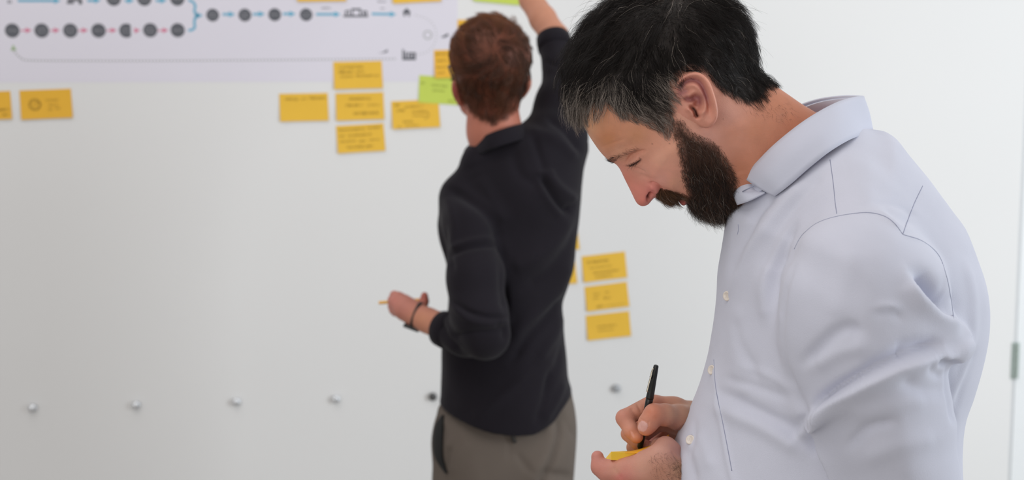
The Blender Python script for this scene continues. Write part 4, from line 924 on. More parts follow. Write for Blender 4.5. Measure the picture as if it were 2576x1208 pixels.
for x, y in ((1830, 745), (1791, 931), (1737, 1107)):
    d = Vector(ray(x, y)).normalized(); h = sbvh.ray_cast(Vector((0, 0, EYE)), d)
    if h[0] is None: continue
    button(h[0], (h[1]*0.6-d*0.4)if h[1].dot(d) < 0 else -d, par=shirt)
# ---- collar: leaf folded over the stand
M_col = mat('collar_cloth', srgb(203, 206, 221), 0.8, noise=0.02, nscale=14, bump=0.1, bscale=1400, spec=0.15, sheen=0.15)
ctop = [(1869, 446, 1.552), (1905, 408, 1.538), (1949, 364, 1.528), (2008, 316, 1.524), (2058, 283, 1.530), (2108, 257, 1.545), (2150, 244, 1.570), (2170, 242, 1.600)]
cmid = [(1905, 470, 1.532), (1935, 440, 1.516), (1975, 398, 1.508), (2022, 362, 1.504), (2070, 330, 1.508), (2120, 304, 1.525), (2160, 290, 1.560), (2184, 284, 1.602)]
cbot = [(1949, 494, 1.516), (1968, 480, 1.506), (1993, 460, 1.500), (2030, 427, 1.494), (2082, 385, 1.494), (2135, 353, 1.512), (2172, 339, 1.548), (2192, 330, 1.606)]
def full(c):
    a = [P(*p) for p in c]; b = [np.array([p[0], 2*a[-1][1]-p[1], p[2]]) for p in a[:-1]][::-1]; return a+b
V, F = patch([full(cbot), full(cmid), full(ctop)], .0022, 6); collar = mk('collar', V, F, M_col, man)
stand_top = [(1868, 452, 1.566), (1905, 414, 1.547), (1949, 370, 1.536), (2008, 322, 1.532), (2058, 289, 1.538), (2108, 263, 1.552), (2150, 250, 1.574), (2166, 247, 1.600)]
stand_bot = [(1866, 508, 1.560), (1905, 486, 1.534), (1950, 455, 1.520), (2010, 405, 1.514), (2060, 365, 1.514), (2110, 335, 1.528), (2155, 318, 1.560), (2178, 312, 1.602)]
V, F = patch([full(stand_top), full(stand_bot)], .0018, 6); mk('collar_stand', V, F, M_col, man)
# the open front end of the near stand, curling outwards, with its buttonhole
e = [[P(1870, 447, 1.556), P(1900, 458, 1.548), P(1940, 470, 1.550)], [P(1852, 466, 1.556), P(1886, 474, 1.542), P(1932, 474, 1.545)], [P(1846, 488, 1.556), P(1878, 488, 1.536), P(1926, 477, 1.535)], [P(1856, 516, 1.552), P(1884, 506, 1.530), P(1924, 485, 1.525)]]
V, F = patch(e, .002, 6); mk('collar_stand_end', V, F, M_col, man)
V, F = tube([P(1868, 482, 1.540), P(1882, 475, 1.533), P(1897, 468, 1.530)], .0006, 6); mk('buttonhole', V, F, M_seam, shirt)
p = onto(sbvh, [(1857, 565), (1858, 578), (1855, 590)]);  V, F = tube(p, .00045, 5); mk('buttonhole', V, F, M_seam, shirt)
# placket turned out at the open neck
e = [[P(1832, 531, 1.570), P(1844, 523, 1.558), P(1856, 513, 1.548)], [P(1838, 535, 1.564), P(1848, 535, 1.550), P(1858, 529, 1.541)], [P(1844, 540, 1.558), P(1852, 546, 1.546), P(1859, 546, 1.540)]]

# ---- trousers and shoes (below the picture)
M_tr = mat('navy_trousers', srgb(52, 56, 70), 0.85, noise=0.06)
M_shoe = mat('brown_shoe_leather', srgb(70, 48, 36), 0.4, noise=0.05)
def lower_body(nm, par, cx, cy, fwd, zw, m, hw=.17, inseam=.80, spread=.095, dep=.11, hgrid=.008):
    """trousers: hips and two legs; fwd = unit direction the figure faces"""
    f = np.array([fwd[0], fwd[1], 0.]); s = np.array([-f[1], f[0], 0.]); c = np.array([cx, cy, 0.])
    v = Vox(c-np.array([.34, .34, 0]), c+np.array([.34, .34, zw+.03]), hgrid)
    for q in (-1, 1):
        a = c+s*q*spread; v.cone(a+[0, 0, zw-.16], a+[0, 0, .48], .105, .078, .03); v.cone(a+[0, 0, .48], a-f*.01+[0, 0, .06], .078, .068, .02)
        v.cone(a+[0, 0, zw-.05], a+[0, 0, zw-.2], .108, .115, .04)
    v.cone(c-s*(hw-.11)+[0, 0, zw-.06], c+s*(hw-.11)+[0, 0, zw-.06], .105, .105, .04)
    v.F = np.maximum(v.F, (v.ax[2]-zw)[None, None, :]); v.F = np.maximum(v.F, (.03-v.ax[2])[None, None, :])
    V, Q = v.mesh(1); N = vnormals(V, Q); V += N*(vnoise(V, 14)*.004)[:, None]
    return mk(nm, V, Q, m, par)
def shoes(par, cx, cy, fwd, m, spread=.095):
    f = np.array([fwd[0], fwd[1], 0.]); s = np.array([-f[1], f[0], 0.]); c = np.array([cx, cy, 0.])
    for q in (-1, 1):
        a = c+s*q*spread; v = Vox(a-np.array([.24, .24, .01]), a+np.array([.24, .24, .13]), .005)
        v.cone(a-f*.06+[0, 0, .045], a+f*.12+[0, 0, .035], .042, .040, .02); v.cone(a-f*.03+[0, 0, .05], a-f*.02+[0, 0, .10], .042, .045, .02)
        v.F = np.maximum(v.F, (.001-v.ax[2])[None, None, :]); V, Q = v.mesh(1); mk('shoe', V, Q, m, par)
lower_body('trousers', man, .40, Y0-.01, (-1, 0), 1.03, M_tr, hgrid=.008)
shoes(man, .38, Y0-.01, (-1, 0), M_shoe)
# ---- black cords round the left wrist
M_cord = mat('black_cord', srgb(18, 18, 20), 0.6, noise=.1, nscale=200)
wc = P(1742, 1254, 1.556); ax_ = P(1800, 1296, 1.545)-P(1690, 1206, 1.560); ax_ /= np.linalg.norm(ax_)
u = np.cross(ax_, [0, 1, 0]); u /= np.linalg.norm(u); w_ = np.cross(ax_, u)
items = []
for k in range(3):
    pts = [wc+ax_*(k-1)*.0028+(u*math.cos(t)+w_*math.sin(t))*(.0255+.0004*math.sin(3*t+k)) for t in np.linspace(0, 2*math.pi, 41)]
    items.append(tube(pts, .0016, 6, caps=False))
V, F = join_vf(items); mk('cord_bracelet', V, F, M_cord, man)

# ================================================================== pen and notes in his hands
M_metal = mat('pale_gold_metal', srgb(205, 196, 178), 0.25, 1.0)
pen = empty('pen', P(1612, 1132, 1.600), 'black felt-tip pen with a metal clip held in the writing hand', 'pen')
pa = P(1651, 919, 1.588); pb = P(1607, 1140, 1.604)
def along(t): return pa+(pb-pa)*t
def lathe(tr, n=28):
    V, F = tube([along(t) for t, r in tr], [r for t, r in tr], n); return V, F
V, F = lathe([(0, .0018), (.004, .0026), (.012, .0029), (.2, .0038), (.36, .0045), (.372, .0045)]); mk('cap', V, F, M_blk, pen)
V, F = lathe([(.372, .0038), (.378, .0043), (.42, .0043), (.62, .0041), (.84, .0038), (.86, .0035), (.935, .0034)]); mk('barrel', V, F, M_blk, pen)
V, F = lathe([(.935, .0034), (.938, .0024), (.97, .0016), (.98, .0008), (1.0, .0005)]); mk('tip', V, F, M_blk, pen)
cl = [P(1643, 927, 1.584), P(1639.5, 936, 1.583), P(1637, 948, 1.583), P(1633, 962, 1.583), P(1629, 978, 1.583), P(1627.5, 984, 1.583), P(1629.5, 986, 1.584)]
V, F = tube(catmull(cl, 4), .0011, 8, flat=.5); mk('clip', V, F, M_metal, pen)
V, F = tube([P(1637, 947, 1.586), P(1640, 950, 1.587)], .0016, 8); mk('clip_pin', V, F, M_blk, pen)

M_padt = mat('bright_yellow_pad', (0.93, 0.60, 0.045), 0.6, noise=.02)
M_pado = mat('orange_yellow_pad_sheet', (0.90, 0.42, 0.008), 0.6, noise=.02)
pad = empty('sticky_note_pad', P(1590, 1150, 1.58), 'thick yellow sticky note pad with a curled top sheet held in the left hand', 'notepad')
def hexa(a, b): return join_vf([([*a, *b], [(3, 2, 1, 0), (4, 5, 6, 7), (0, 1, 5, 4), (1, 2, 6, 5), (2, 3, 7, 6), (3, 0, 4, 7)])])
for k in range(1):
    f0, f1 = 0.0, 1.0
    def lev(f):
        return [P(1537.5, 1137.5+20*f, 1.553), P(1600, 1140+20*f, 1.556), P(1640, 1141+20*f, 1.560), P(1640+2, 1136+18*f, 1.626), P(1600, 1134+20*f, 1.626), P(1537.5-16*f, 1136.5+19*f, 1.618)]
    A, B = lev(f0), lev(f1); V = [*A, *B]; n = 6
    F = [tuple(range(n)), tuple(range(2*n-1, n-1, -1))]+[(i, i+n, (i+1) % n+n, (i+1) % n) for i in range(n)]
    mk('sheet_block', V, F, M_padt, pad, smooth=False)
rows = [[P(1572, 1139, 1.554), P(1602, 1140.5, 1.554), P(1626, 1135, 1.556), P(1652, 1122, 1.562), P(1683, 1101, 1.572)],
        [P(1572, 1138, 1.590), P(1602, 1132, 1.592), P(1632, 1122.5, 1.596), P(1655, 1112, 1.602), P(1682, 1094, 1.612)]]
V, F = patch(rows, .0006, 6); mk('curled_sheet', V, F, M_pado, pad)

# ================================================================== the man at the wall, seen from behind
M_skin2 = mat('skin_far', attr=True, rough=0.55, noise=0.05, nscale=60, bump=0.1, bscale=500, sss=0.1, spec=0.3)
M_dshirt = mat('charcoal_shirt_cloth', srgb(31, 28, 34), 0.9, noise=0.10, nscale=12, bump=0.2, bscale=500, spec=0.1, sheen=0.07, weave=True)
M_rhair = mat('auburn_hair', attr=True, rough=0.45, noise=0.04, spec=0.4)
M_taupe = mat('taupe_trouser_cloth', srgb(103, 94, 87), 0.9, noise=0.05, nscale=14, bump=0.15, bscale=400, spec=0.15)
guy = empty('person', (P(1268, 1050, 3.0)[0], 3.0, 0), 'red-haired man in a charcoal shirt, back turned, reaching up to the wall', 'person')
mm = 0.001
HC = lambda v: v
v = Vox((P(1090, 0, 2.9)[0], 2.82, P(0, 470, 3.0)[2]), (P(1360, 0, 2.9)[0], 3.17, P(0, 20, 2.85)[2]), .003)
v.cone(P(1234, 140, 2.955), P(1228, 138, 3.035), .078, .074, .03); v.cone(P(1236, 150, 2.96), P(1238, 225, 2.975), .074, .058, .03)
v.cone(P(1225, 190, 3.04), P(1222, 255, 3.055), .060, .044, .03); v.cone(P(1238, 250, 2.985), P(1243, 330, 2.995), .054, .054, .02)
v.cone(P(1243, 330, 2.995), P(1262, 420, 3.02), .054, .054, .02); v.cone(P(1205, 175, 3.105), P(1201, 215, 3.135), .008, .014, .012)   # nose
v.cone(P(1213, 242, 3.105), P(1216, 242, 3.107), .012, .012, .015); v.cone(P(1176, 225, 3.02), P(1184, 262, 3.03), .026, .024, .02); v.cone(P(1160, 215, 3.0), P(1160, 235, 3.0), .016, .014, .01); v.cone(P(1222, 268, 3.09), P(1224, 270, 3.09), .018, .018, .02)       # lips, chin
for sx_, x0, x1 in ((-1, 1151, 1143), (1, 1322, 1330)):   # ears
    yy = 2.99 if sx_ < 0 else 3.0
    a, b = (209, 262) if sx_ < 0 else (198, 240)
    for t in np.linspace(0, 1, 6):
        r = .0085*(1-.35*t); c = P(x0+(x1-x0)*math.sin(math.pi*(1-t)*.8)+6*t*(-sx_), a+(b-a)*t, yy-.012*math.sin(math.pi*t)); v.cone(c, c+np.array([0, .018, 0]), r, r*.8, .006)
hv, hq = v.mesh(2); hn = vnormals(hv, hq)
v = Vox((P(965, 0, 3.0)[0], 2.84, P(0, 900, 2.9)[2]), (P(1240, 0, 3.0)[0], 3.10, P(0, 715, 3.05)[2]), .0018)
v.chain([(1215, 845, 2.84, .036), (1125, 828, 2.91, .032), (1075, 806, 2.95, .0255), (1046, 792, 2.972, .0235)], .01)
v.chain([(1046, 792, 2.972, .0235), (1018, 776, 2.988, .023), (1000, 762, 2.998, .018)], .01); v.chain([(1040, 782, 2.98, .020), (1005, 752, 3.0, .014)], .01); v.chain([(1040, 797, 2.98, .018), (1005, 779, 3.0, .013)], .01)
for (a, b, yy) in ((992, 743, 3.002), (986, 755, 3.004), (985, 768, 3.004), (990, 780, 3.000)):
    v.chain([(a+10, b+3, yy-.004, .0105), (a, b, yy+.010, .0098), (a+4, b+6, yy+.032, .0090), (a+20, b+8, yy+.040, .0080), (a+30, b+6, yy+.030, .0070)], .002)
v.chain([(1046, 784, 2.985, .015), (1060, 772, 3.005, .0125), (1067, 758, 3.012, .0098), (1068, 744, 3.012, .0078)], .005)
lv, lq = v.mesh(2)
v = Vox((P(1215, 0, 3.4)[0], 3.12, P(0, 180, 3.15)[2]), (P(1440, 0, 3.2)[0], 3.58, P(0, -270, 3.5)[2]), .0028)
v.chain([(1404, 150, 3.15, .028), (1396, 95, 3.18, .031), (1366, 48, 3.23, .0295), (1337, 0, 3.28, .027), (1312, -55, 3.35, .023), (1300, -95, 3.39, .022)], .01)
for q in range(4): v.chain([(1302, -95, 3.40, .020), (1282+q*9, -140, 3.45, .013)], .008)
for q in range(4):
    L = (26, 34, 31, 22)[q]; v.chain([(1280+q*9, -140, 3.45, .0105), (1276+q*9, -140-L, 3.485, .0092), (1272+q*9, -140-L*1.6, 3.515, .0075)], .002)
v.chain([(1310, -105, 3.40, .014), (1326, -130, 3.43, .011), (1322, -155, 3.46, .0085)], .005)
rv, rq = v.mesh(2)
vb = Vox((P(1268, 0, 3)[0]-.26, 2.8, .80), (P(1268, 0, 3)[0]+.28, 3.25, 1.68), .008); vb.F[:] = .1
vb.cone(P(1265, 480, 3.02), P(1268, 1000, 3.02), .085, .10, .05, sy=.9); vb.cone(P(1180, 500, 3.01), P(1370, 440, 3.03), .04, .04, .03)
vb.chain([(1170, 490, 2.98, .04), (1200, 800, 2.85, .036), (1215, 842, 2.845, .034)], .02); vb.chain([(1390, 380, 3.04, .042), (1404, 150, 3.15, .028)], .02); vb.cone(P(1268, 1000, 3.02), P(1268, 1080, 3.02), .10, .11, .04, sy=.9)
tv, tq = vb.mesh(2)
hx, hy = proj(hv)
hair2 = [(1150, 60), (1120, 120), (1127, 165), (1137, 196), (1146, 206), (1152, 225), (1160, 250), (1180, 278), (1200, 300), (1236, 314), (1275, 306), (1302, 275), (1316, 245), (1330, 222), (1345, 150), (1320, 40), (1230, 0)]
fwd = np.array([-.35, .94, 0]); hd = inpoly(hx, hy, hair2)
faceside = ((hv-P(1230, 180, 3.0))@fwd > .052) & (hy > 105)
c_ = np.tile(np.array(srgb(186, 118, 98)), (len(hv), 1))
c_ = blend(c_, (96, 50, 32), np.where(faceside, 0, np.clip(hd/8, 0, 1)))
c_ = blend(c_, (150, 70, 62), np.clip(1-np.hypot((hx-1141)/14, (hy-236)/34), 0, 1)*2*(hd < 6)); c_ = blend(c_, (160, 82, 66), np.clip((300-hy)/40, 0, 1)*np.clip((hy-255)/20, 0, 1)*.3)
cs_ = np.array(srgb(196, 138, 112))
parts = [(hv, hq, c_), (lv, lq, np.tile(np.array(srgb(190, 130, 112)), (len(lv), 1))), (rv, rq, np.tile(cs_, (len(rv), 1))), (tv, tq, np.tile(cs_, (len(tv), 1)))]
lxp, lyp = proj(lv); parts[1] = (lv, lq, idw(lxp, lyp, [(985, 760), (1010, 770), (1068, 745), (1060, 800), (1100, 820)], [srgb(196, 128, 116), srgb(190, 126, 112), srgb(180, 104, 92), srgb(196, 136, 108), srgb(196, 136, 108)], 2))
oV = 0; AV = []; AQ = []; AC = []
for a, b, c in parts: AV.append(a); AQ.append(b+oV); AC.append(c); oV += len(a)
mk('body', np.concatenate(AV), np.concatenate(AQ), M_skin2, guy, col=np.concatenate(AC))
# hair: short, swept from a whorl at the crown
HV2, HQ2, HN2 = hv, hq, hn
m2 = (hd > -2) & ~faceside
def auburn(n, ln, r0, jit, seed):
    R, Nn = sample_surf(HV2, HQ2, HN2, m2, n); x, y = proj(R)
    wx, wy = 1236, 132; dx, dy = x-wx, y-wy; rr_ = np.hypot(dx, dy)+1; dx, dy = dx/rr_, dy/rr_
    sx2, sy2 = dx*.8-dy*.7, dy*.8+dx*.7                     # whorl
    top = np.clip((120-y)/60, 0, 1); low = np.clip((y-170)/60, 0, 1)
    sx2 = sx2*(1-top)-.9*top; sy2 = sy2*(1-top)-.1*top; sx2 = sx2*(1-low*.7); sy2 = sy2*(1-low)+1*low
    D = np.stack([sx2, np.full(n, .05), -sy2], 1); D[:, 1] += np.where(y < 110, .5, 0)
    e = np.clip(hd_at(x, y)/26, .12, 1)
    pts = grow(R, Nn, D, ln*mm*rng.uniform(.6, 1.15, n)*e**.6*np.where(y < 120, 1.15, 1), .34*rng.uniform(.5, 1.4, n), 6, jit, .12, .5, 45)
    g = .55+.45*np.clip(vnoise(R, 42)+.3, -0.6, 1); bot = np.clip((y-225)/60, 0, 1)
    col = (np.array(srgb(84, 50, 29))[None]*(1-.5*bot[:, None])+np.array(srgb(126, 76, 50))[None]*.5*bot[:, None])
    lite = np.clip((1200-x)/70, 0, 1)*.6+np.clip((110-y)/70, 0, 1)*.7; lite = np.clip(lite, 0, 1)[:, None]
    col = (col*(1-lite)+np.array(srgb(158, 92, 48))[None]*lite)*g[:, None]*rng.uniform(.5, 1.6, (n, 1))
    return pts, col
hd_at = lambda x, y: inpoly(x, y, hair2)
gd, _ = auburn(260, 26, .0003, .3, 0)
p1, c1 = auburn(12000, 23, .00026, .22, 0); p1 = locks(p1, gd, .8, .3)
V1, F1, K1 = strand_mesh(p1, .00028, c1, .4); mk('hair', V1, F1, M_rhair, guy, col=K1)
# ---- shirt
YG = 3.02
ol = [(1215, 360), (1188, 385), (1165, 412), (1140, 438), (1120, 462), (1111, 485), (1113, 510), (1102, 555), (1106, 604), (1122, 655), (1128, 703), (1126, 767), (1118, 830), (1110, 880), (1108, 950), (1107, 1000), (1099, 1020), (1098, 1060), (1110, 1180), (1200, 1230), (1330, 1230), (1430, 1180), (1442, 1060), (1438, 990),
      (1428, 950), (1424, 880), (1416, 800), (1415, 763), (1427, 724), (1441, 673), (1448, 620), (1454, 574), (1459, 520), (1462, 479), (1463, 420), (1460, 345), (1430, 295), (1380, 288), (1345, 300), (1322, 308), (1265, 330)]
ct = [(1190, 420, .085), (1130, 480, .075), (1160, 520, .09), (1250, 400, .105), (1270, 360, .10), (1330, 335, .095), (1400, 330, .08), (1440, 400, .08), (1250, 550, .115), (1380, 500, .12), (1430, 600, .10), (1140, 650, .09), (1280, 700, .125), (1400, 700, .105), (1150, 850, .10), (1270, 850, .12), (1390, 850, .105), (1130, 980, .105), (1270, 1000, .138), (1400, 980, .125), (1280, 1090, .148), (1140, 1100, .125), (1410, 1100, .130)]
v = Vox((P(1085, 0, YG)[0], 2.74, .82), (P(1480, 0, YG)[0], 3.26, P(0, 55, 3.15)[2]), .0042)
f_, _ = inflate(v, ol, ct, YG, .85, .02, 3); v.F = f_
v.chain([(1212, 414, 2.985, .045), (1305, 382, 2.985, .045)], .03)
v.chain([(1170, 505, 2.985, .056), (1186, 570, 2.93, .055), (1196, 700, 2.865, .0545), (1206, 795, 2.835, .055), (1222, 842, 2.832, .0475)], .025)
v.chain([(1222, 842, 2.832, .0475), (1170, 842, 2.868, .044), (1132, 833, 2.90, .038)], .012)
v.chain([(1360, 420, 3.03, .07), (1400, 350, 3.045, .062), (1412, 262, 3.08, .052), (1412, 180, 3.13, .036), (1395, 108, 3.175, .0375)], .03)
hem = np.array([P(x, y, 2.93)[[0, 2]] for x, y in [(1080, 1030), (1108, 1040), (1135, 1051), (1180, 1064), (1250, 1079), (1300, 1084), (1345, 1081), (1395, 1060), (1426, 1026), (1450, 1000)]])
zh = np.interp(v.ax[0], hem[:, 0], hem[:, 1])
v.F = smax(v.F, (zh[:, None, None]-v.ax[2][None, None, :]).astype(np.float32), .004)
sv, sq = v.mesh(2); sn = vnormals(sv, sq); gx, gy = proj(sv); nr = np.clip(-sn[:, 1]*2, 0, 1)
U = lambda cx, cy: (900+cx/2.323, 380+cy/2.323)
fl = [([U(520, 215), U(640, 270), U(740, 340), U(810, 430), U(835, 540)], -9*mm, 9, 16), ([U(835, 540), U(850, 650), U(855, 800), U(870, 930)], -8*mm, 8, 12), ([U(700, 150), U(790, 290), U(870, 420)], 6*mm, 18),
      ([U(545, 600), U(620, 570), U(700, 555), U(820, 545)], -6*mm, 7), ([U(545, 570), U(650, 530), U(780, 510)], 5*mm, 9), ([U(520, 260), U(560, 420), U(545, 560)], 4*mm, 12), ([U(490, 420), U(520, 560), U(560, 700)], -4*mm, 8),
      ([U(560, 880), U(650, 940), U(760, 970), U(870, 975)], -6*mm, 6), ([U(560, 900), U(640, 980), U(760, 1010), U(880, 990)], 5*mm, 9), ([U(560, 1080), U(680, 1060), U(860, 1050)], -5*mm, 7), ([U(800, 1010), U(860, 1040), U(850, 1100)], -5*mm, 8), ([U(490, 990), U(520, 1090), U(600, 1170)], -6*mm, 5, 9),
      ([U(1075, 150), U(1130, 250), U(1200, 340), U(1240, 330)], -11*mm, 9), ([U(1110, 130), U(1180, 220), U(1270, 290)], 7*mm, 12), ([U(1060, 130), U(1130, 120)], 4*mm, 7), ([U(1060, 180), U(1130, 300), U(1190, 380)], 5*mm, 12),
      ([U(1260, 640), U(1200, 780), U(1100, 900), U(980, 1000), U(900, 1120)], 7*mm, 13, 20), ([U(1290, 420), U(1230, 560), U(1120, 700), U(980, 790)], -6*mm, 16), ([U(1240, 380), U(1160, 520), U(1020, 640), U(900, 680)], 6*mm, 20), ([U(1200, 860), U(1110, 980), U(1000, 1090), U(900, 1230)], -7*mm, 12), ([U(1210, 960), U(1150, 1080), U(1060, 1220)], 6*mm, 12), ([U(1230, 1040), U(1190, 1180), U(1100, 1400)], -5*mm, 10),
      ([(1330, 940), (1250, 1010), (1190, 1050)], 4*mm, 14), ([(1420, 960), (1400, 1010), (1370, 1060)], 5*mm, 9), ([(1385, 930), (1370, 1000), (1350, 1060)], -5*mm, 9), ([(1340, 340), (1360, 400), (1372, 430)], -5*mm, 10), ([(1330, 330), (1400, 350), (1450, 400)], 5*mm, 14), ([(1380, 300), (1420, 330), (1455, 380)], -5*mm, 9),
      ([(1170, 430), (1230, 405), (1320, 370)], -2*mm, 10), ([(1290, 380), (1310, 440), (1360, 470)], -4*mm, 14), ([(1365, 150), (1400, 165), (1425, 150)], -3*mm, 6)]
sv = sv+sn*(strokes(gx, gy, fl)*nr*1.15+vnoise(sv, 16)*.003)[:, None]
ds = mk('shirt', sv, sq, M_dshirt, guy)
# rolled cuffs
for (a, b, r0, r1) in (((1140, 836, 2.893), (1110, 826, 2.918), .0395, .0375), ((1397, 124, 3.165), (1391, 92, 3.185), .0385, .0375)):
    a, b = P(*a), P(*b); V, F = tube([a, a+(b-a)*.04, a+(b-a)*.5, a+(b-a)*.96, b, b-(b-a)*.02], [r0*.9, r0, (r0+r1)/2+.001, r1, r1*.97, r1*.78], 28); mk('rolled_cuff', V, F, M_dshirt, guy)
# collar
ct_ = [(1166, 388, 3.075), (1172, 374, 3.045), (1188, 360, 2.985), (1229, 338, 2.935), (1274, 322, 2.932), (1308, 313, 2.965), (1322, 312, 3.02), (1318, 330, 3.07)]
cb_ = [(1163, 402, 3.08), (1168, 408, 3.050), (1188, 398, 2.975), (1232, 376, 2.922), (1284, 360, 2.920), (1326, 346, 2.955), (1345, 338, 3.01), (1340, 352, 3.07)]
cm_ = [((a[0]+b[0])/2, (a[1]+b[1])/2, (a[2]+b[2])/2-.004) for a, b in zip(ct_, cb_)]
V, F = patch([[P(*p) for p in cb_], [P(*p) for p in cm_], [P(*p) for p in ct_]], .003, 5); mk('collar', V, F, M_dshirt, guy)
ci = [(a[0]+(6 if a[0] < 1240 else -6), a[1]+3, a[2]+.008) for a in ct_]; cj = [(a[0], a[1]+38, a[2]+.002) for a in ci]
V, F = patch([[P(*p) for p in cj], [P(*p) for p in ci]], .003, 5); mk('collar_stand', V, F, M_dshirt, guy)
# ---- trousers, pocket, shoes
def lower_body2(par, m):
    Yt = 3.02
    ol = [(1120, 1010), (1098, 1045), (1089, 1085), (1087, 1120), (1090, 1170), (1088, 1208), (1090, 1320), (1110, 1600), (1125, 2000), (1135, 2200), (1215, 2200), (1235, 2000), (1262, 1600), (1275, 1400), (1290, 1400), (1300, 1600), (1320, 2000), (1330, 2200), (1408, 2200), (1412, 2000), (1425, 1600), (1436, 1320), (1442, 1208), (1450, 1120), (1450, 1060), (1440, 1000), (1425, 980), (1280, 960)]
    ct = [(1120, 1100, .10), (1268, 1050, .12), (1420, 1080, .105), (1180, 1250, .12), (1360, 1250, .12), (1180, 1600, .075), (1370, 1600, .075), (1180, 2100, .062), (1370, 2100, .062), (1268, 1350, .09)]
    v = Vox((P(1075, 0, Yt)[0], Yt-.17, .03), (P(1465, 0, Yt)[0], Yt+.17, 1.0), .006); v.F, _ = inflate(v, ol, ct, Yt, .85, .02, 3)
    v.F = np.maximum(v.F, (.03-v.ax[2])[None, None, :]).astype(np.float32)
    V, Q = v.mesh(2); N = vnormals(V, Q); x, y = proj(V); n_ = np.clip(-N[:, 1]*2, 0, 1)
    W_ = lambda cx, cy: (1060+cx/3.471, 860+cy/3.471)
    f = [([W_(1200, 640), W_(1210, 760), W_(1180, 900), W_(1130, 1060), W_(1060, 1200), W_(1040, 1350)], -12*mm, 10), ([W_(1120, 700), W_(1130, 850), W_(1060, 1030), W_(940, 1208)], 7*mm, 18), ([W_(1080, 1160), W_(1200, 1170), W_(1330, 1190)], -8*mm, 12), ([W_(1220, 600), W_(1290, 760), W_(1340, 830)], -4*mm, 8),
         ([W_(260, 920), W_(235, 1010), W_(215, 1090)], -5*mm, 6), ([W_(200, 680), W_(250, 800), W_(230, 950)], 3*mm, 8), ([W_(820, 970), W_(920, 1100), W_(1000, 1160)], -3*mm, 9), ([W_(400, 850), W_(300, 1000), W_(260, 1150)], 2.5*mm, 10), ([W_(760, 780), W_(765, 900), W_(775, 1050)], -2*mm, 5)]
    V = V+N*(strokes(x, y, f)*n_+vnoise(V, 12)*.003)[:, None]
    return V, Q, mk('trousers', V, Q, m, par)
TV2, TQ2, tro = lower_body2(guy, M_taupe)
tb = BVHTree.FromPolygons([tuple(p) for p in TV2.tolist()], TQ2.tolist())
W_ = lambda cx, cy: (1060+cx/3.471, 860+cy/3.471)
# black pocket bag showing at his left hip
Lp = [W_(185, 640), W_(130, 720), W_(108, 820), W_(106, 920), W_(120, 1000), W_(150, 1060), W_(215, 1150)]; Rp = [W_(192, 640), W_(188, 720), W_(184, 820), W_(182, 920), W_(184, 1000), W_(196, 1060), W_(225, 1150)]
rows = []
for f in (0, .33, .66, 1):
    r = []
    for a, b in zip(Lp, Rp):
        x, y = a[0]+(b[0]-a[0])*f, a[1]+(b[1]-a[1])*f; d = Vector(ray(x, y)).normalized(); h = tb.ray_cast(Vector((0, 0, EYE)), d); q = (h[0]-d*.006) if h[0] is not None else Vector(P(x, y, 2.99)); r.append(np.array(q))
    rows.append(r)
V, F = patch(rows, .004, 4); mk('side_pocket', V, F, mat('black_pocket_cloth', srgb(14, 14, 14), .8), guy)
d = Vector(ray(1288, 1100)).normalized(); h = tb.ray_cast(Vector((0, 0, EYE)), d)
if h[0] is not None:
    q = np.array(h[0]); V, F = tube([q+[0, 0, .016], q+[-.0, -.004, .006], q+[.003, -.005, -.006], q+[.006, -.001, -.010]], .0042, 8); mk('pocket_loop', V, F, mat('dark_loop', srgb(50, 46, 44), .8), guy)
shoes(guy, P(1268, 0, 3.0)[0], 3.0, (0.05, 1), M_shoe, spread=.085)
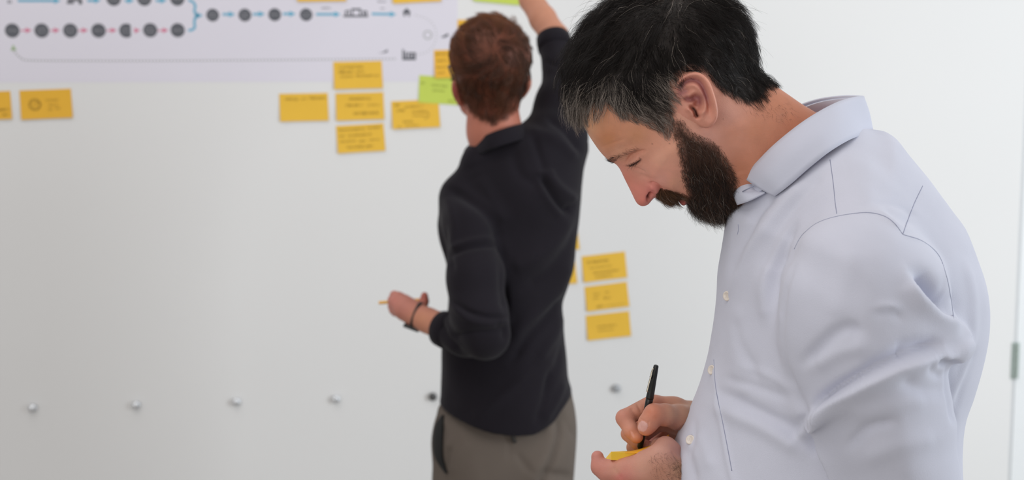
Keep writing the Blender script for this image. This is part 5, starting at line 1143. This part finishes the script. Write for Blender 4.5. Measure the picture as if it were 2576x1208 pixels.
# ---- watch
M_strap = mat('dark_watch_strap', srgb(42, 38, 36), .6)
a, b = P(1046, 792, 2.972), P(1018, 776, 2.988); ax_ = (b-a)/np.linalg.norm(b-a); wc = P(1046, 792, 2.972)+ax_*-.002
ax_ = P(1030, 790, 2.97)-P(1062, 802, 2.965); ax_ /= np.linalg.norm(ax_)
u = np.cross(ax_, [0, 1, 0]); u /= np.linalg.norm(u); w_ = np.cross(ax_, u)
V, F = tube([wc+(u*math.cos(t)+w_*math.sin(t))*.0262 for t in np.linspace(0, 2*math.pi, 37)], .0040, 8, flat=1.0, caps=False)
mk('watch_strap', V, F, M_strap, guy)
dn = -u if u[2] > 0 else u; fc = wc+dn*.0275
q = Vector(dn).to_track_quat('Z', 'Y').to_matrix(); ay = Vector(np.cross(dn, ax_))
V, F = box_vf(-.0175, .0175, -.015, .015, -.004, .004); V = [tuple(Vector(fc)+Vector(ax_)*x+ay*y+Vector(dn)*z) for x, y, z in V]
bevel(mk('watch_case', V, F, M_blk, guy, smooth=False), .002)
# ---- glasses: temples, rims, bridge
M_gl = mat('dark_spectacle_frame', srgb(40, 26, 22), .4)
it = []
for s, x0, x1 in ((-1, 1137, 1126), (1, 1334, 1318)):
    it.append(tube(catmull([P(x0+6*-s, 208, 2.985), P(x0, 192, 3.0), P(x1+3, 166, 3.04), P(x1+(24 if s < 0 else -52), 180, 3.112)], 5), .0022, 6))
for cx_ in (1176, 1240):
    c = P(cx_, 184, 3.112+(cx_-1176)*.0003); it.append(tube([c+np.array([.024*math.cos(t), .006*math.cos(t), .018*math.sin(t)]) for t in np.linspace(0, 2*math.pi, 25)], .0016, 6, caps=False))
it.append(tube([P(1200, 180, 3.122), P(1207, 177, 3.13), P(1214, 180, 3.126)], .0016, 6))
V, F = join_vf(it); mk('glasses', V, F, M_gl, guy)
# ---- pencil
pcl = empty('pencil', P(1015, 758, 3.018), 'yellow pencil held in the left hand of the man at the wall', 'pencil')
a, b = P(953, 762, 3.020), P(1078, 753, 3.018)
V, F = tube([a+(b-a)*t for t in (0, .9)], .0037, 6); mk('shaft', V, F, mat('pencil_yellow', srgb(240, 180, 60), .4), pcl, smooth=False)
V, F = tube([a+(b-a)*t for t in (.9, .985)], [.0037, .0009], 6); mk('sharpened_end', V, F, mat('pencil_wood', srgb(215, 175, 120), .7), pcl)
V, F = tube([a+(b-a)*t for t in (.985, 1.0)], [.0009, .0002], 6); mk('lead', V, F, M_blk, pcl)
